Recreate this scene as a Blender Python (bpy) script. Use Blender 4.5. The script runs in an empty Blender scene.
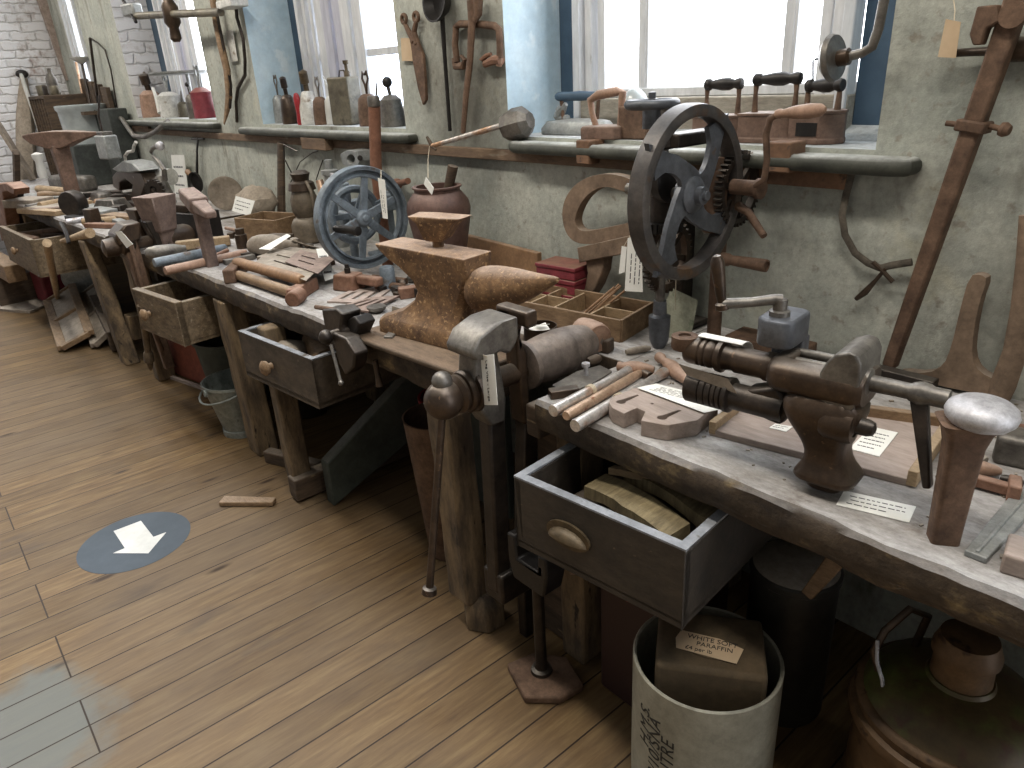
import bpy, bmesh, math, random
from mathutils import Vector as V, Matrix, noise, geometry
rnd = random.Random(11)
SC = bpy.context.scene
COL = SC.collection
PI = math.pi
# ------------------------------------------------------------------ camera model (metres; x along the wall, y into it, z up)
CR = V((0.649343735821883, 0.7586796736869057, -0.052515383300618286))
CD = V((0.2682766089178259, -0.29313425998975623, -0.9176600496522717))
CF = V((-0.7116040850476003, 0.5817881559077911, -0.39388090559073724))
FP, EYE = 722.78, V((0, 0, 1.6))
def ray(px, py): return CR*(px-512) + CD*(py-384) + CF*FP
def Z(px, py, h=0.85):
    d = ray(px, py); return EYE + d*((h-EYE.z)/d.z)
def Y(px, py, y):
    d = ray(px, py); return EYE + d*(y/d.y)
def PL(px, py, p0, n):
    d = ray(px, py); n = V(n); return EYE + d*((V(p0)-EYE).dot(n)/d.dot(n))
BT = 0.85   # bench top height
# ------------------------------------------------------------------ mesh building
class MB:
    def __init__(s): s.bm = bmesh.new()
    def face(s, vs):
        try: return s.bm.faces.new(vs)
        except ValueError: return None
    def hexa(s, a, b):            # two quads -> a six sided block
        va = [s.bm.verts.new(p) for p in a]; vb = [s.bm.verts.new(p) for p in b]
        s.face(va[::-1]); s.face(vb)
        n = len(va)
        for i in range(n): s.face([va[i], va[(i+1) % n], vb[(i+1) % n], vb[i]])
        return s
    def box(s, c, size, rz=0, rot=None, top=1.0):
        R = rot if rot is not None else Matrix.Rotation(rz, 3, 'Z')
        c = V(c); x, y, z = size[0]/2, size[1]/2, size[2]/2
        q = lambda t, zz: [c + R @ V((sx*x*t, sy*y*t, zz)) for sx, sy in ((-1,-1),(1,-1),(1,1),(-1,1))]
        return s.hexa(q(1, -z), q(top, z))
    def bar(s, p, q, w, h, up=(0,0,1), w2=None, h2=None):   # rectangular bar from p to q
        p, q = V(p), V(q); d = (q-p).normalized(); sd = d.cross(V(up))
        if sd.length < 1e-4: sd = d.cross(V((1,0,0)))
        sd.normalize(); u = sd.cross(d)
        w2 = w if w2 is None else w2; h2 = h if h2 is None else h2
        f = lambda o, a, b: [o - sd*a/2 - u*b/2, o + sd*a/2 - u*b/2, o + sd*a/2 + u*b/2, o - sd*a/2 + u*b/2]
        return s.hexa(f(p, w, h), f(q, w2, h2))
    def loft(s, rings, caps=True, closed=False):
        R = [[s.bm.verts.new(p) for p in r] for r in rings]
        n = len(R[0]); m = len(R)
        for k in range(m if closed else m-1):
            a, b = R[k], R[(k+1) % m]
            for i in range(n): s.face([a[i], a[(i+1) % n], b[(i+1) % n], b[i]])
        if caps and not closed: s.face(R[0][::-1]); s.face(R[-1])
        return s
    def tube(s, pts, r, n=10, closed=False, caps=True, sq=None):   # swept round bar; r number or list; sq=(a,b,up) flat section factors
        pts = [V(p) for p in pts]; m = len(pts)
        rs = r if isinstance(r, (list, tuple)) else [r]*m
        tang = []
        for i in range(m):
            a = pts[(i-1) % m] if (closed or i > 0) else pts[i]
            b = pts[(i+1) % m] if (closed or i < m-1) else pts[i]
            t = (b-a); tang.append(t.normalized() if t.length > 1e-9 else V((0,0,1)))
        up = V(sq[2]) if sq else (V((0,0,1)) if abs(tang[0].z) < .9 else V((1,0,0)))
        u = (up - tang[0]*up.dot(tang[0])).normalized(); rings = []
        for i in range(m):
            u2 = u - tang[i]*u.dot(tang[i])
            if u2.length > 1e-5: u = u2.normalized()
            w = tang[i].cross(u)
            a, b = (sq[0], sq[1]) if sq else (1, 1)
            rings.append([pts[i] + (u*math.cos(2*PI*k/n)*b + w*math.sin(2*PI*k/n)*a)*rs[i] for k in range(n)])
        return s.loft(rings, caps, closed)
    def lathe(s, prof, o=(0,0,0), axis=(0,0,1), n=24, caps=True):   # prof: (radius, height along axis)
        ax = V(axis).normalized(); o = V(o)
        u = ax.orthogonal().normalized(); w = ax.cross(u)
        rings = [[o + ax*h + (u*math.cos(2*PI*k/n) + w*math.sin(2*PI*k/n))*max(r, 1e-4) for k in range(n)] for r, h in prof]
        return s.loft(rings, caps)
    def cyl(s, p, q, r, r2=None, n=16):
        p, q = V(p), V(q); L = (q-p).length
        return s.lathe([(r, 0), (r if r2 is None else r2, L)], p, q-p, n)
    def ball(s, c, r, sc=(1,1,1), n=16, rot=None):
        c = V(c); R = rot or Matrix.Identity(3); m = n//2
        rings = [[c + R @ V((math.cos(2*PI*k/n)*math.sin(a)*r*sc[0], math.sin(2*PI*k/n)*math.sin(a)*r*sc[1], -math.cos(a)*r*sc[2])) for k in range(n)]
                 for a in [max(.03, min(PI-.03, PI*j/m)) for j in range(m+1)]]
        return s.loft(rings)
    def ring(s, c, axis, R, r, n=32, k=8, a=1, b=1):   # torus; a,b squash (axial, radial)
        c = V(c); ax = V(axis).normalized(); u = ax.orthogonal().normalized(); w = ax.cross(u)
        rings = []
        for i in range(n):
            t = 2*PI*i/n; d = u*math.cos(t)+w*math.sin(t)
            rings.append([c + d*(R + r*b*math.cos(2*PI*j/k)) + ax*(r*a*math.sin(2*PI*j/k)) for j in range(k)])
        return s.loft(rings, False, True)
    def prism(s, loop, vec, holes=()):      # flat outline(s) pushed through vec, centred on the outline plane
        vec = V(vec); loops = [[V(p) for p in loop]] + [[V(p) for p in h] for h in holes]
        tri = geometry.tessellate_polygon(loops); flat = [p for l in loops for p in l]
        A = [s.bm.verts.new(p - vec/2) for p in flat]; B = [s.bm.verts.new(p + vec/2) for p in flat]
        for t in tri: s.face([A[t[0]], A[t[1]], A[t[2]]]); s.face([B[t[2]], B[t[1]], B[t[0]]])
        i0 = 0
        for l in loops:
            m = len(l)
            for i in range(m): s.face([A[i0+i], A[i0+(i+1) % m], B[i0+(i+1) % m], B[i0+i]])
            i0 += m
        return s
    def jitter(s, amp, scale=8, seed=0):
        for v in s.bm.verts:
            p = v.co*scale + V((seed*3.1, seed*1.7, 0))
            v.co += noise.noise_vector(p)*amp
        return s
    def build(s, name, mat, parent=None, loc=None, bevel=0, seg=2, sub=0, sharp=38, label=None, cat=None, group=None, kind=None):
        bm = s.bm
        bmesh.ops.remove_doubles(bm, verts=bm.verts, dist=1e-6)
        bmesh.ops.recalc_face_normals(bm, faces=bm.faces)
        if parent is not None: o0 = WO[parent.name]
        elif loc is not None: o0 = V(loc)
        else:
            xs = [v.co.x for v in bm.verts]; ys = [v.co.y for v in bm.verts]; zs = [v.co.z for v in bm.verts]
            o0 = V(((min(xs)+max(xs))/2, (min(ys)+max(ys))/2, min(zs)))
        for v in bm.verts: v.co -= o0
        for e in bm.edges:
            e.smooth = not (len(e.link_faces) == 2 and e.calc_face_angle(0) > math.radians(sharp))
        for f in bm.faces: f.smooth = True
        me = bpy.data.meshes.new(name); bm.to_mesh(me); bm.free()
        for m in (mat if isinstance(mat, (list, tuple)) else [mat]): me.materials.append(m)
        ob = bpy.data.objects.new(name, me); COL.objects.link(ob)
        if parent is not None: ob.parent = parent; WO[ob.name] = o0
        else: ob.location = o0; WO[ob.name] = o0
        if bevel:
            b = ob.modifiers.new('edges', 'BEVEL'); b.width = bevel; b.segments = seg; b.limit_method = 'ANGLE'; b.angle_limit = math.radians(35)
        if sub:
            m = ob.modifiers.new('smooth', 'SUBSURF'); m.levels = sub; m.render_levels = sub
        meta(ob, label, cat, group, kind)
        return ob
WO = {}
def meta(o, label=None, cat=None, group=None, kind=None):
    if label: o['label'] = label
    if cat: o['category'] = cat
    if group: o['group'] = group
    if kind: o['kind'] = kind
    return o
def T(name, label, cat, loc, group=None, kind=None):
    o = bpy.data.objects.new(name, None); COL.objects.link(o); o.location = V(loc); o.empty_display_size = .05
    WO[o.name] = V(loc)
    return meta(o, label, cat, group, kind)
def copy_tree(o, loc=None, rz=None, label=None, parent=None):
    c = o.copy(); COL.objects.link(c)
    if parent is not None: c.parent = parent
    for ch in list(o.children): copy_tree(ch, parent=c)
    if loc is not None: c.location = V(loc)
    if rz is not None: c.rotation_euler = (0, 0, rz)
    if label: c['label'] = label
    return c
# ------------------------------------------------------------------ materials
SAT = [1.0]
def lin(h):
    h = h.lstrip('#'); r = [int(h[i:i+2], 16)/255 for i in (0, 2, 4)]
    g = .3*r[0]+.55*r[1]+.15*r[2]; r = [g+(c-g)*SAT[0] for c in r]
    return tuple(c/12.92 if c <= .04045 else ((c+.055)/1.055)**2.4 for c in r) + (1,)
class NT:
    def __init__(s, name):
        s.m = bpy.data.materials.new(name); s.m.use_nodes = True; s.t = s.m.node_tree; s.t.nodes.clear()
        s.out = s.n('ShaderNodeOutputMaterial'); s.b = s.n('ShaderNodeBsdfPrincipled')
        s.l(s.b, 'BSDF', s.out, 'Surface')
        s.tc = s.n('ShaderNodeTexCoord')
    def n(s, t, **kw):
        nd = s.t.nodes.new(t)
        for k, v in kw.items():
            if k in nd.inputs: nd.inputs[k].default_value = v
            else: setattr(nd, k, v)
        return nd
    def l(s, a, ao, b, bi): s.t.links.new(a.outputs[ao], b.inputs[bi])
    def map(s, scale=(1,1,1), loc=(0,0,0), rot=(0,0,0)):
        m = s.n('ShaderNodeMapping'); m.inputs['Scale'].default_value = scale; m.inputs['Location'].default_value = loc; m.inputs['Rotation'].default_value = rot
        s.l(s.tc, 'Object', m, 'Vector'); return m
    def noise(s, scale, detail=4, rough=.6, stretch=(1,1,1), loc=(0,0,0)):
        nz = s.n('ShaderNodeTexNoise'); nz.inputs['Scale'].default_value = scale; nz.inputs['Detail'].default_value = detail; nz.inputs['Roughness'].default_value = rough
        s.l(s.map(stretch, loc), 'Vector', nz, 'Vector'); return nz
    def ramp(s, src, out, stops, interp='LINEAR'):
        r = s.n('ShaderNodeValToRGB'); r.color_ramp.interpolation = interp
        e = r.color_ramp.elements
        while len(e) < len(stops): e.new(.5)
        for k, (p, c) in enumerate(stops):
            e[k].position = p; e[k].color = c if not isinstance(c, (int, float)) else (c, c, c, 1)
        s.l(src, out, r, 'Fac'); return r
    def mix(s, fac, fo, a, ao, b, bo, mode='MIX'):
        m = s.n('ShaderNodeMix'); m.data_type = 'RGBA'; m.blend_type = mode
        if fo is None: m.inputs[0].default_value = fac
        else: s.l(fac, fo, m, 0)
        for k, (x, xo) in ((6, (a, ao)), (7, (b, bo))):
            if xo is None: m.inputs[k].default_value = x
            else: s.t.links.new(x.outputs[xo], m.inputs[k])
        return m
    def bump(s, src, out, strength=.3, dist=.01):
        b = s.n('ShaderNodeBump'); b.inputs['Strength'].default_value = strength; b.inputs['Distance'].default_value = dist
        s.l(src, out, b, 'Height'); s.l(b, 'Normal', s.b, 'Normal'); return b
def mt(name, c1, c2, scale=12, rough=.7, metal=0, bump=.25, spot=None, spotscale=30, spotcut=.6, stretch=(1,1,1), dust=0, dustcol='#b8b0a4', lo=.35, hi=.65, mott=(.62, 1.3)):
    m = NT(name)
    nz = m.noise(scale, 5, .65, stretch)
    r = m.ramp(nz, 'Fac', [(lo, lin(c1)), (hi, lin(c2))]); col, co = r, 'Color'
    if spot:
        s2 = m.noise(spotscale, 3, .6, stretch, (3, 1, 2)); rr = m.ramp(s2, 'Fac', [(spotcut, 0.), (min(1, spotcut+.08), 1.)])
        x = m.mix(rr, 'Color', col, co, lin(spot), None); col, co = x, 2
    if dust:                                   # settled dust lying on faces that look up
        g = m.n('ShaderNodeNewGeometry'); sp = m.n('ShaderNodeSeparateXYZ'); m.l(g, 'Normal', sp, 'Vector')
        rz = m.ramp(sp, 'Z', [(.55, 0.), (.95, dust)])
        dn = m.noise(9, 4, .6, (1,1,1), (5, 5, 5)); dr = m.ramp(dn, 'Fac', [(.3, .35), (.65, 1.)])
        mu = m.n('ShaderNodeMath'); mu.operation = 'MULTIPLY'; m.l(rz, 'Color', mu, 0); m.l(dr, 'Color', mu, 1)
        x = m.mix(mu, 'Value', col, co, lin(dustcol), None); col, co = x, 2
    fn = m.noise(scale*4.3, 7, .8, stretch, (7, 2, 4)); fr_ = m.ramp(fn, 'Fac', [(.28, mott[0]), (.72, mott[1])])
    x = m.mix(1.0, None, col, co, fr_, 'Color', 'MULTIPLY'); col, co = x, 2
    m.t.links.new(col.outputs[co], m.b.inputs['Base Color'])
    m.b.inputs['Roughness'].default_value = rough; m.b.inputs['Metallic'].default_value = metal
    if bump:
        b2 = m.noise(scale*3.5, 4, .7, stretch); m.bump(b2, 'Fac', bump, .004)
    return m.m
def flat(name, c, rough=.7, metal=0):
    m = NT(name); m.b.inputs['Base Color'].default_value = lin(c); m.b.inputs['Roughness'].default_value = rough; m.b.inputs['Metallic'].default_value = metal
    nz = m.noise(60, 3); m.bump(nz, 'Fac', .08, .002); return m.m
M = {}
KEEP = ('red_plastic', 'churn_green', 'frame_blue', 'reveal_blue', 'churn')
def defm(k, *a, **kw):
    SAT[0] = 1 if k in KEEP else .84
    M[k] = mt(k, *a, **kw); SAT[0] = 1
defm('iron_dark', '#26221f', '#433932', 14, .42, .55, .2, dust=.18)
defm('iron_brown', '#33271e', '#503e2f', 12, .4, .5, .2, spot='#6b5039', spotscale=50, spotcut=.66, dust=.25)
defm('iron_grey', '#55504c', '#7d7870', 14, .45, .6, .15, dust=.15)
defm('iron_black', '#1b1918', '#2e2a28', 14, .45, .4, .15)
defm('steel', '#98969a', '#bdbcc0', 20, .5, .45, .1, spot='#83705f', spotscale=14, spotcut=.66)
defm('bright_steel', '#b9b2ae', '#dcd6d0', 22, .36, .7, .05, spot='#c09472', spotscale=7, spotcut=.54)  # coppery spots are reflections on the steel, put into its colour
defm('rust', '#543a26', '#83603c', 18, .85, .1, .45, spot='#9f7a50', spotscale=90, spotcut=.58, dust=.5, dustcol='#c4ac9a')
defm('rust_red', '#6b4630', '#8d6550', 12, .8, .1, .3, dust=.3, dustcol='#c0a898')
defm('rust_pink', '#5d4a42', '#7d675d', 10, .85, .1, .3, dust=.5, dustcol='#b7a398')
defm('rust_tube', '#50392a', '#735743', 9, .75, .2, .2, stretch=(2,2,2))
defm('oxide', '#71452f', '#8d5d45', 8, .75, 0, .2, dust=.15)
defm('wood_dark', '#3a2d22', '#5a4735', 6, .8, 0, .3, stretch=(1,1,6), spot='#8b7656', spotscale=9, spotcut=.66, dust=.2)
defm('wood_drawer', '#29231d', '#3d342a', 7, .65, 0, .3, spot='#5b4d3c', spotscale=45, spotcut=.68, stretch=(1,2,2))
defm('wood_drawer_old', '#53432f', '#7a664b', 7, .85, 0, .4, spot='#8a7a62', spotscale=12, spotcut=.62, stretch=(2,6,6), dust=.3)
defm('wood_leg', '#45382b', '#80694a', 5, .85, 0, .4, stretch=(3,3,.8), spot='#2b221a', spotscale=14, spotcut=.62)
defm('wood_mid', '#6f5438', '#8f7150', 8, .75, 0, .25, stretch=(1.5,6,6), dust=.2)
defm('wood_pale', '#8d7352', '#ab906c', 7, .75, 0, .2, stretch=(1.5,6,6), dust=.2)
defm('wood_handle', '#7d5b43', '#a4806a', 9, .6, 0, .15, dust=.35, dustcol='#c8b4a8')
defm('wood_orange', '#7f5c3e', '#9b7450', 10, .65, 0, .15, dust=.2)
defm('wood_dusty', '#75695b', '#948778', 8, .9, 0, .3, dust=.4)
defm('wood_board', '#87766b', '#a39288', 5, .85, 0, .15, stretch=(1,5,5), spot='#65544a', spotscale=20, spotcut=.7, dust=.3, dustcol='#beb0aa', mott=(.75, 1.18))
defm('rail_wood', '#5b4635', '#7c634b', 6, .85, 0, .3, stretch=(1,5,5), spot='#8c7c68', spotscale=6, spotcut=.6)
defm('rail_rust', '#5e4230', '#7d5a40', 8, .85, 0, .3, spot='#4a3a30', spotscale=20, spotcut=.6)
defm('nosing', '#2f322b', '#484a40', 10, .6, 0, .3, dust=.8, dustcol='#c5c8c4')
defm('blue_paint', '#56626c', '#76828d', 12, .5, .1, .12, spot='#5f5248', spotscale=14, spotcut=.66)
defm('slate_paint', '#43464c', '#62666e', 12, .42, .3, .12, spot='#5f4634', spotscale=16, spotcut=.64)
defm('rim_brown', '#3c3a3b', '#56504c', 12, .45, .35, .15, spot='#59422f', spotscale=9, spotcut=.55)
defm('frame_blue', '#33475a', '#43586b', 6, .6, 0, .15, spot='#56686f', spotscale=20, spotcut=.7, mott=(.93, 1.05))
defm('frame_white', '#b9bcc0', '#d3d5d8', 8, .6, 0, .1, spot='#8d8c88', spotscale=12, spotcut=.68, stretch=(3,3,.6), mott=(.93, 1.05))
defm('paper', '#dcdcd6', '#e9e9e4', 5, .9, 0, .05, mott=(.93, 1.05))
defm('paper_buff', '#b39774', '#c2a887', 6, .9, 0, .05, mott=(.93, 1.05))
defm('paper_green', '#8f937e', '#a9aa93', 10, .9, 0, .1, spot='#6f7c5e', spotscale=16, spotcut=.58)
defm('ink', '#35353a', '#4a4a50', 8, .9, 0, 0, mott=(.93, 1.05))
defm('string', '#b9ab92', '#cbbda4', 30, .9, 0, 0, mott=(.93, 1.05))
defm('galv', '#77807c', '#969d98', 9, .45, .5, .1, spot='#636862', spotscale=14, spotcut=.6)
defm('red_board', '#7d3a28', '#954a34', 6, .8, 0, .15, spot='#5d2d20', spotscale=18, spotcut=.68)
defm('red_box', '#74202a', '#8d2f3a', 8, .6, 0, .15, spot='#4b1a1c', spotscale=20, spotcut=.66, dust=.85, dustcol='#84644e')
defm('red_plastic', '#8c1c24', '#a52a30', 8, .4, 0, .05)
defm('green_board', '#2d332e', '#424a42', 6, .7, 0, .15, dust=.3)
defm('pot', '#4e362f', '#6c4f45', 10, .55, .2, .2, dust=.3, dustcol='#a89088')
defm('drum_white', '#827f70', '#949181', 5, .55, 0, .05, spot='#757162', spotscale=8, spotcut=.64)
defm('cardboard', '#42351f', '#57462f', 6, .85, 0, .1)
defm('churn', '#4a3826', '#6b533a', 7, .55, .35, .2, spot='#3a291c', spotscale=22, spotcut=.6)
defm('churn_green', '#4a3c24', '#56642c', 4.5, .5, .25, .2, spot='#4a3322', spotscale=22, spotcut=.6, lo=.50, hi=.68)
defm('dark_tub', '#26231f', '#38342e', 8, .5, .2, .1)
defm('cloth_dark', '#2f3331', '#454a47', 7, .9, 0, .2)
defm('sack', '#8f8272', '#a89b8a', 9, .95, 0, .4)
defm('white_paint', '#b8b7b0', '#cfcec8', 10, .5, .1, .1, spot='#8b7c6c', spotscale=14, spotcut=.62)
defm('grey_metal', '#7c8080', '#9b9e9c', 10, .5, .4, .15, dust=.2)
defm('brass', '#453925', '#63523a', 14, .5, .4, .1, spot='#3b3022', spotcut=.6)
defm('copper', '#b08c70', '#cfae92', 12, .4, .6, .05, spot='#a06a4c', spotcut=.6)  # also gives the middle steel taper rod its painted coppery reflection
defm('can_olive', '#575042', '#746c58', 9, .5, .3, .15, spot='#4d4638', spotscale=12, spotcut=.58)
defm('rope', '#474038', '#5f574b', 30, .9, 0, .3)
defm('glass_jar', '#8f989a', '#a9b2b3', 5, .2, 0, .05, mott=(.93, 1.05))
defm('card_white', '#b9b9b4', '#c9c9c4', 6, .9, 0, .02, mott=(.93, 1.05))
defm('sticker_blue', '#3b454e', '#434d57', 5, .8, 0, .02, mott=(.93, 1.05))
defm('chopped', '#62553a', '#887854', 9, .8, 0, .35, stretch=(6,1,1))
defm('screw_box', '#51463e', '#75675d', 12, .6, .2, .2, dust=.45, dustcol='#b0a39a')
defm('rust_iron', '#594235', '#7b5f50', 12, .75, .15, .25, dust=.5, dustcol='#b5a79c')
defm('forged', '#63503f', '#8a715b', 9, .85, .05, .25, dust=.3)
defm('rim_grey', '#70747a', '#8f939a', 10, .7, 0, .1, spot='#4a4036', spotscale=16, spotcut=.6)
defm('lilac', '#a3a4b4', '#b9bac8', 8, .6, 0, .1, stretch=(3,3,.6), mott=(.93, 1.05))
defm('lantern', '#564a3c', '#776a59', 9, .55, .2, .2, dust=.3)
defm('apron', '#7d6f5f', '#96887a', 7, .95, 0, .3)
# ------------------------------------------------------------------ room shell
def floor_material():
    m = NT('floor_planks')
    mp = m.map((1,1,1), (0.02,0,0)); sp = m.n('ShaderNodeSeparateXYZ'); m.l(mp, 'Vector', sp, 'Vector')
    cb = m.n('ShaderNodeCombineXYZ'); m.l(sp, 'Y', cb, 'X'); m.l(sp, 'X', cb, 'Y')
    br = m.n('ShaderNodeTexBrick'); m.l(cb, 'Vector', br, 'Vector')
    br.offset = .37; br.offset_frequency = 3; br.squash = 1
    for k, v in {'Scale': 1, 'Mortar Size': .0028, 'Mortar Smooth': .3, 'Bias': 0, 'Brick Width': 3.1, 'Row Height': .1198}.items(): br.inputs[k].default_value = v
    br.inputs['Color1'].default_value = (.32,.32,.32,1); br.inputs['Color2'].default_value = (.72,.72,.72,1); br.inputs['Mortar'].default_value = (0,0,0,1)
    grain = m.noise(5, 6, .65, (9, .9, 1))
    big = m.noise(.9, 4, .6, (1,1,1), (2,7,0))
    base = m.ramp(grain, 'Fac', [(.3, lin('#4a3823')), (.5, lin('#5e4a30')), (.72, lin('#715e40'))])
    tone = m.mix(.5, None, base, 'Color', br, 'Color', 'OVERLAY')
    worn = m.ramp(big, 'Fac', [(.42, 0.), (.62, .5)])
    t2 = m.mix(worn, 'Color', tone, 2, lin('#6a5d4e'), None)
    # knots and nail marks
    kn = m.n('ShaderNodeTexVoronoi'); m.l(m.map((7.5, 2.2, 1)), 'Vector', kn, 'Vector'); kn.inputs['Scale'].default_value = 1
    kr = m.ramp(kn, 'Distance', [(.05, 1.), (.13, 0.)])
    t3 = m.mix(kr, 'Color', t2, 2, lin('#33261a'), None)
    st = m.noise(3.2, 4, .6, (2.2, .8, 1), (9,3,0)); sr = m.ramp(st, 'Fac', [(.58, 0.), (.72, .65)])
    t4 = m.mix(sr, 'Color', t3, 2, lin('#473c32'), None)
    # patch of old blue grey paint left on the boards
    vd = m.n('ShaderNodeVectorMath'); vd.operation = 'DISTANCE'; m.l(m.map((1,1,1)), 'Vector', vd, 0); vd.inputs[1].default_value = PAINT
    pn = m.noise(7, 4, .6, (1,1,1)); ad = m.n('ShaderNodeMath'); ad.operation = 'MULTIPLY_ADD'; m.l(pn, 'Fac', ad, 0); ad.inputs[1].default_value = .28; m.l(vd, 'Value', ad, 2)
    pr = m.ramp(ad, 'Value', [(.33, .8), (.44, 0.)])
    t5 = m.mix(pr, 'Color', t4, 2, lin('#5e625f'), None)
    gap = m.ramp(br, 'Fac', [(.4, 0.), (.8, 1.)])
    t6 = m.mix(gap, 'Color', t5, 2, lin('#2a2018'), None)
    m.l(t6, 2, m.b, 'Base Color')
    m.b.inputs['Specular IOR Level'].default_value = .22; rr = m.ramp(big, 'Fac', [(.3, .45), (.7, .65)]); m.l(rr, 'Color', m.b, 'Roughness')
    iv = m.n('ShaderNodeMath'); iv.operation = 'SUBTRACT'; m.l(grain, 'Fac', iv, 0); m.l(br, 'Fac', iv, 1)
    m.bump(iv, 'Value', .35, .004)
    return m.m
PAINT = tuple(Z(10, 745, 0))
def wall_material():
    m = NT('limewash_wall')
    a = m.noise(1.1, 6, .65, (1,1,1.0)); b = m.noise(5.5, 8, .75, (1,1,.8), (4,2,1)); c = m.noise(28, 4, .6)
    base = m.ramp(a, 'Fac', [(.3, lin('#8a8f87')), (.5, lin('#acaea5')), (.68, lin('#c2c3b8'))])
    x = m.mix(m.ramp(b, 'Fac', [(.42, 0.), (.68, .6)]), 'Color', base, 'Color', lin('#868d88'), None)
    s = m.ramp(c, 'Fac', [(.6, 0.), (.7, .5)])
    x = m.mix(s, 'Color', x, 2, lin('#77695a'), None)
    d = m.noise(2.3, 5, .7, (1.6,1,.5), (8,1,5)); x = m.mix(m.ramp(d, 'Fac', [(.57, 0.), (.72, .75)]), 'Color', x, 2, lin('#5a554a'), None)
    e = m.noise(3.1, 5, .7, (1,1,1), (1,1,8)); x = m.mix(m.ramp(e, 'Fac', [(.6, 0.), (.72, .5)]), 'Color', x, 2, lin('#b9b69f'), None)
    # soot on the pier between the two right windows
    vd = m.n('ShaderNodeVectorMath'); vd.operation = 'DISTANCE'; m.l(m.map((1,1,.8)), 'Vector', vd, 0); vd.inputs[1].default_value = (-2.42, 1.85, 1.2)
    ad = m.n('ShaderNodeMath'); ad.operation = 'MULTIPLY_ADD'; m.l(b, 'Fac', ad, 0); ad.inputs[1].default_value = .5; m.l(vd, 'Value', ad, 2)
    x = m.mix(m.ramp(ad, 'Value', [(.3, .8), (.62, 0.)]), 'Color', x, 2, lin('#4b463d'), None)
    fn = m.noise(45, 6, .8); x = m.mix(1.0, None, x, 2, m.ramp(fn, 'Fac', [(.3, .74), (.7, 1.16)]), 'Color', 'MULTIPLY')
    m.l(x, 2, m.b, 'Base Color'); m.b.inputs['Roughness'].default_value = .9
    m.bump(b, 'Fac', .5, .02); return m.m
def brick_white():
    m = NT('whitewashed_brick')
    sp = m.n('ShaderNodeSeparateXYZ'); m.l(m.map(), 'Vector', sp, 'Vector')
    cb = m.n('ShaderNodeCombineXYZ'); m.l(sp, 'Y', cb, 'X'); m.l(sp, 'Z', cb, 'Y')
    wn = m.noise(9, 3, .6); vm = m.n('ShaderNodeVectorMath'); vm.operation = 'MULTIPLY_ADD'; m.l(wn, 'Color', vm, 0); vm.inputs[1].default_value = (.06,.06,.06); m.l(cb, 'Vector', vm, 2)
    br = m.n('ShaderNodeTexBrick'); m.l(vm, 'Vector', br, 'Vector')
    for k, v in {'Scale': 1, 'Mortar Size': .014, 'Mortar Smooth': 1.0, 'Brick Width': .23, 'Row Height': .085}.items(): br.inputs[k].default_value = v
    br.inputs['Color1'].default_value = lin('#cfcfd2'); br.inputs['Color2'].default_value = lin('#dcdde1'); br.inputs['Mortar'].default_value = lin('#cbcbcd')
    a = m.noise(6, 5, .7); x = m.mix(m.ramp(a, 'Fac', [(.56, 0.), (.7, .7)]), 'Color', br, 'Color', lin('#8d817a'), None)
    d = m.noise(1.7, 5, .7, (1,1,1), (0,3,2)); x = m.mix(m.ramp(d, 'Fac', [(.58, 0.), (.68, .8)]), 'Color', x, 2, lin('#7a5a4a'), None)
    m.l(x, 2, m.b, 'Base Color'); m.b.inputs['Roughness'].default_value = .9
    mu = m.n('ShaderNodeMath'); mu.operation = 'MULTIPLY_ADD'; m.l(a, 'Fac', mu, 0); mu.inputs[1].default_value = .8
    iv = m.n('ShaderNodeMath'); iv.operation = 'SUBTRACT'; iv.inputs[0].default_value = 1; m.l(br, 'Fac', iv, 1); m.l(iv, 'Value', mu, 2)
    m.bump(mu, 'Value', .6, .02); return m.m
M['wall'] = wall_material(); M['brick'] = brick_white()
defm('reveal_blue', '#b0c9d9', '#cadde8', 5, .8, 0, .2, spot='#d0dfe8', spotscale=9, spotcut=.6, mott=(.88, 1.1))
defm('sill_dust', '#9fa5a8', '#c2c6c8', 9, .95, 0, .2, spot='#8a8c88', spotscale=20, spotcut=.62)
WY = 1.85; WB = 2.21
fb = MB()
x0, x1, y0, y1 = -9.9, 2.2, -4.2, 2.3
fb.hexa([(x0,y0,-.1),(x1,y0,-.1),(x1,y1,-.1),(x0,y1,-.1)], [(x0,y0,0),(x1,y0,0),(x1,y1,0),(x0,y1,0)])
fo = fb.build('floor', floor_material(), loc=(0,0,0), kind='structure')
# windows: (left, right, sill height)
WIN = [(-8.98,-8.33,1.5), (-7.13,-5.25,1.42), (-4.48,-2.905,1.40), (-2.195,-.825,1.385)]
wb = MB(); H = 4.4
def rect(a, b, c, d): return [V((a, (WY+WB)/2, c)), V((b, (WY+WB)/2, c)), V((b, (WY+WB)/2, d)), V((a, (WY+WB)/2, d))]
wb.prism(rect(-9.6, 2.2, 0, H), (0, WB-WY, 0), [rect(a, b, s, 2.95) for a, b, s in WIN])
bm = wb.bm; bm.normal_update()
bmesh.ops.recalc_face_normals(bm, faces=bm.faces)
for f in bm.faces:
    c = f.calc_center_median(); n = f.normal
    for i, (a, b, s) in enumerate(WIN):
        if WY+.01 < c.y < WB-.01 and a-.01 <= c.x <= b+.01 and s-.01 <= c.z <= 2.96:
            if abs(n.z) > .5: f.material_index = 2
            else: f.material_index = 3 if i == 1 else 1
wo = wb.build('wall_back', [M['wall'], M['reveal_blue'], M['sill_dust'], M['brick']], loc=(0,0,0), kind='structure')
fw = MB().box((-9.75, -.95, H/2), (.3, 5.6, H)).build('wall_far', M['brick'], loc=(0,0,0), kind='structure')
defm('rail_beige', '#827a6c', '#a09a8c', 7, .8, 0, .2, stretch=(1,4,4))
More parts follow.
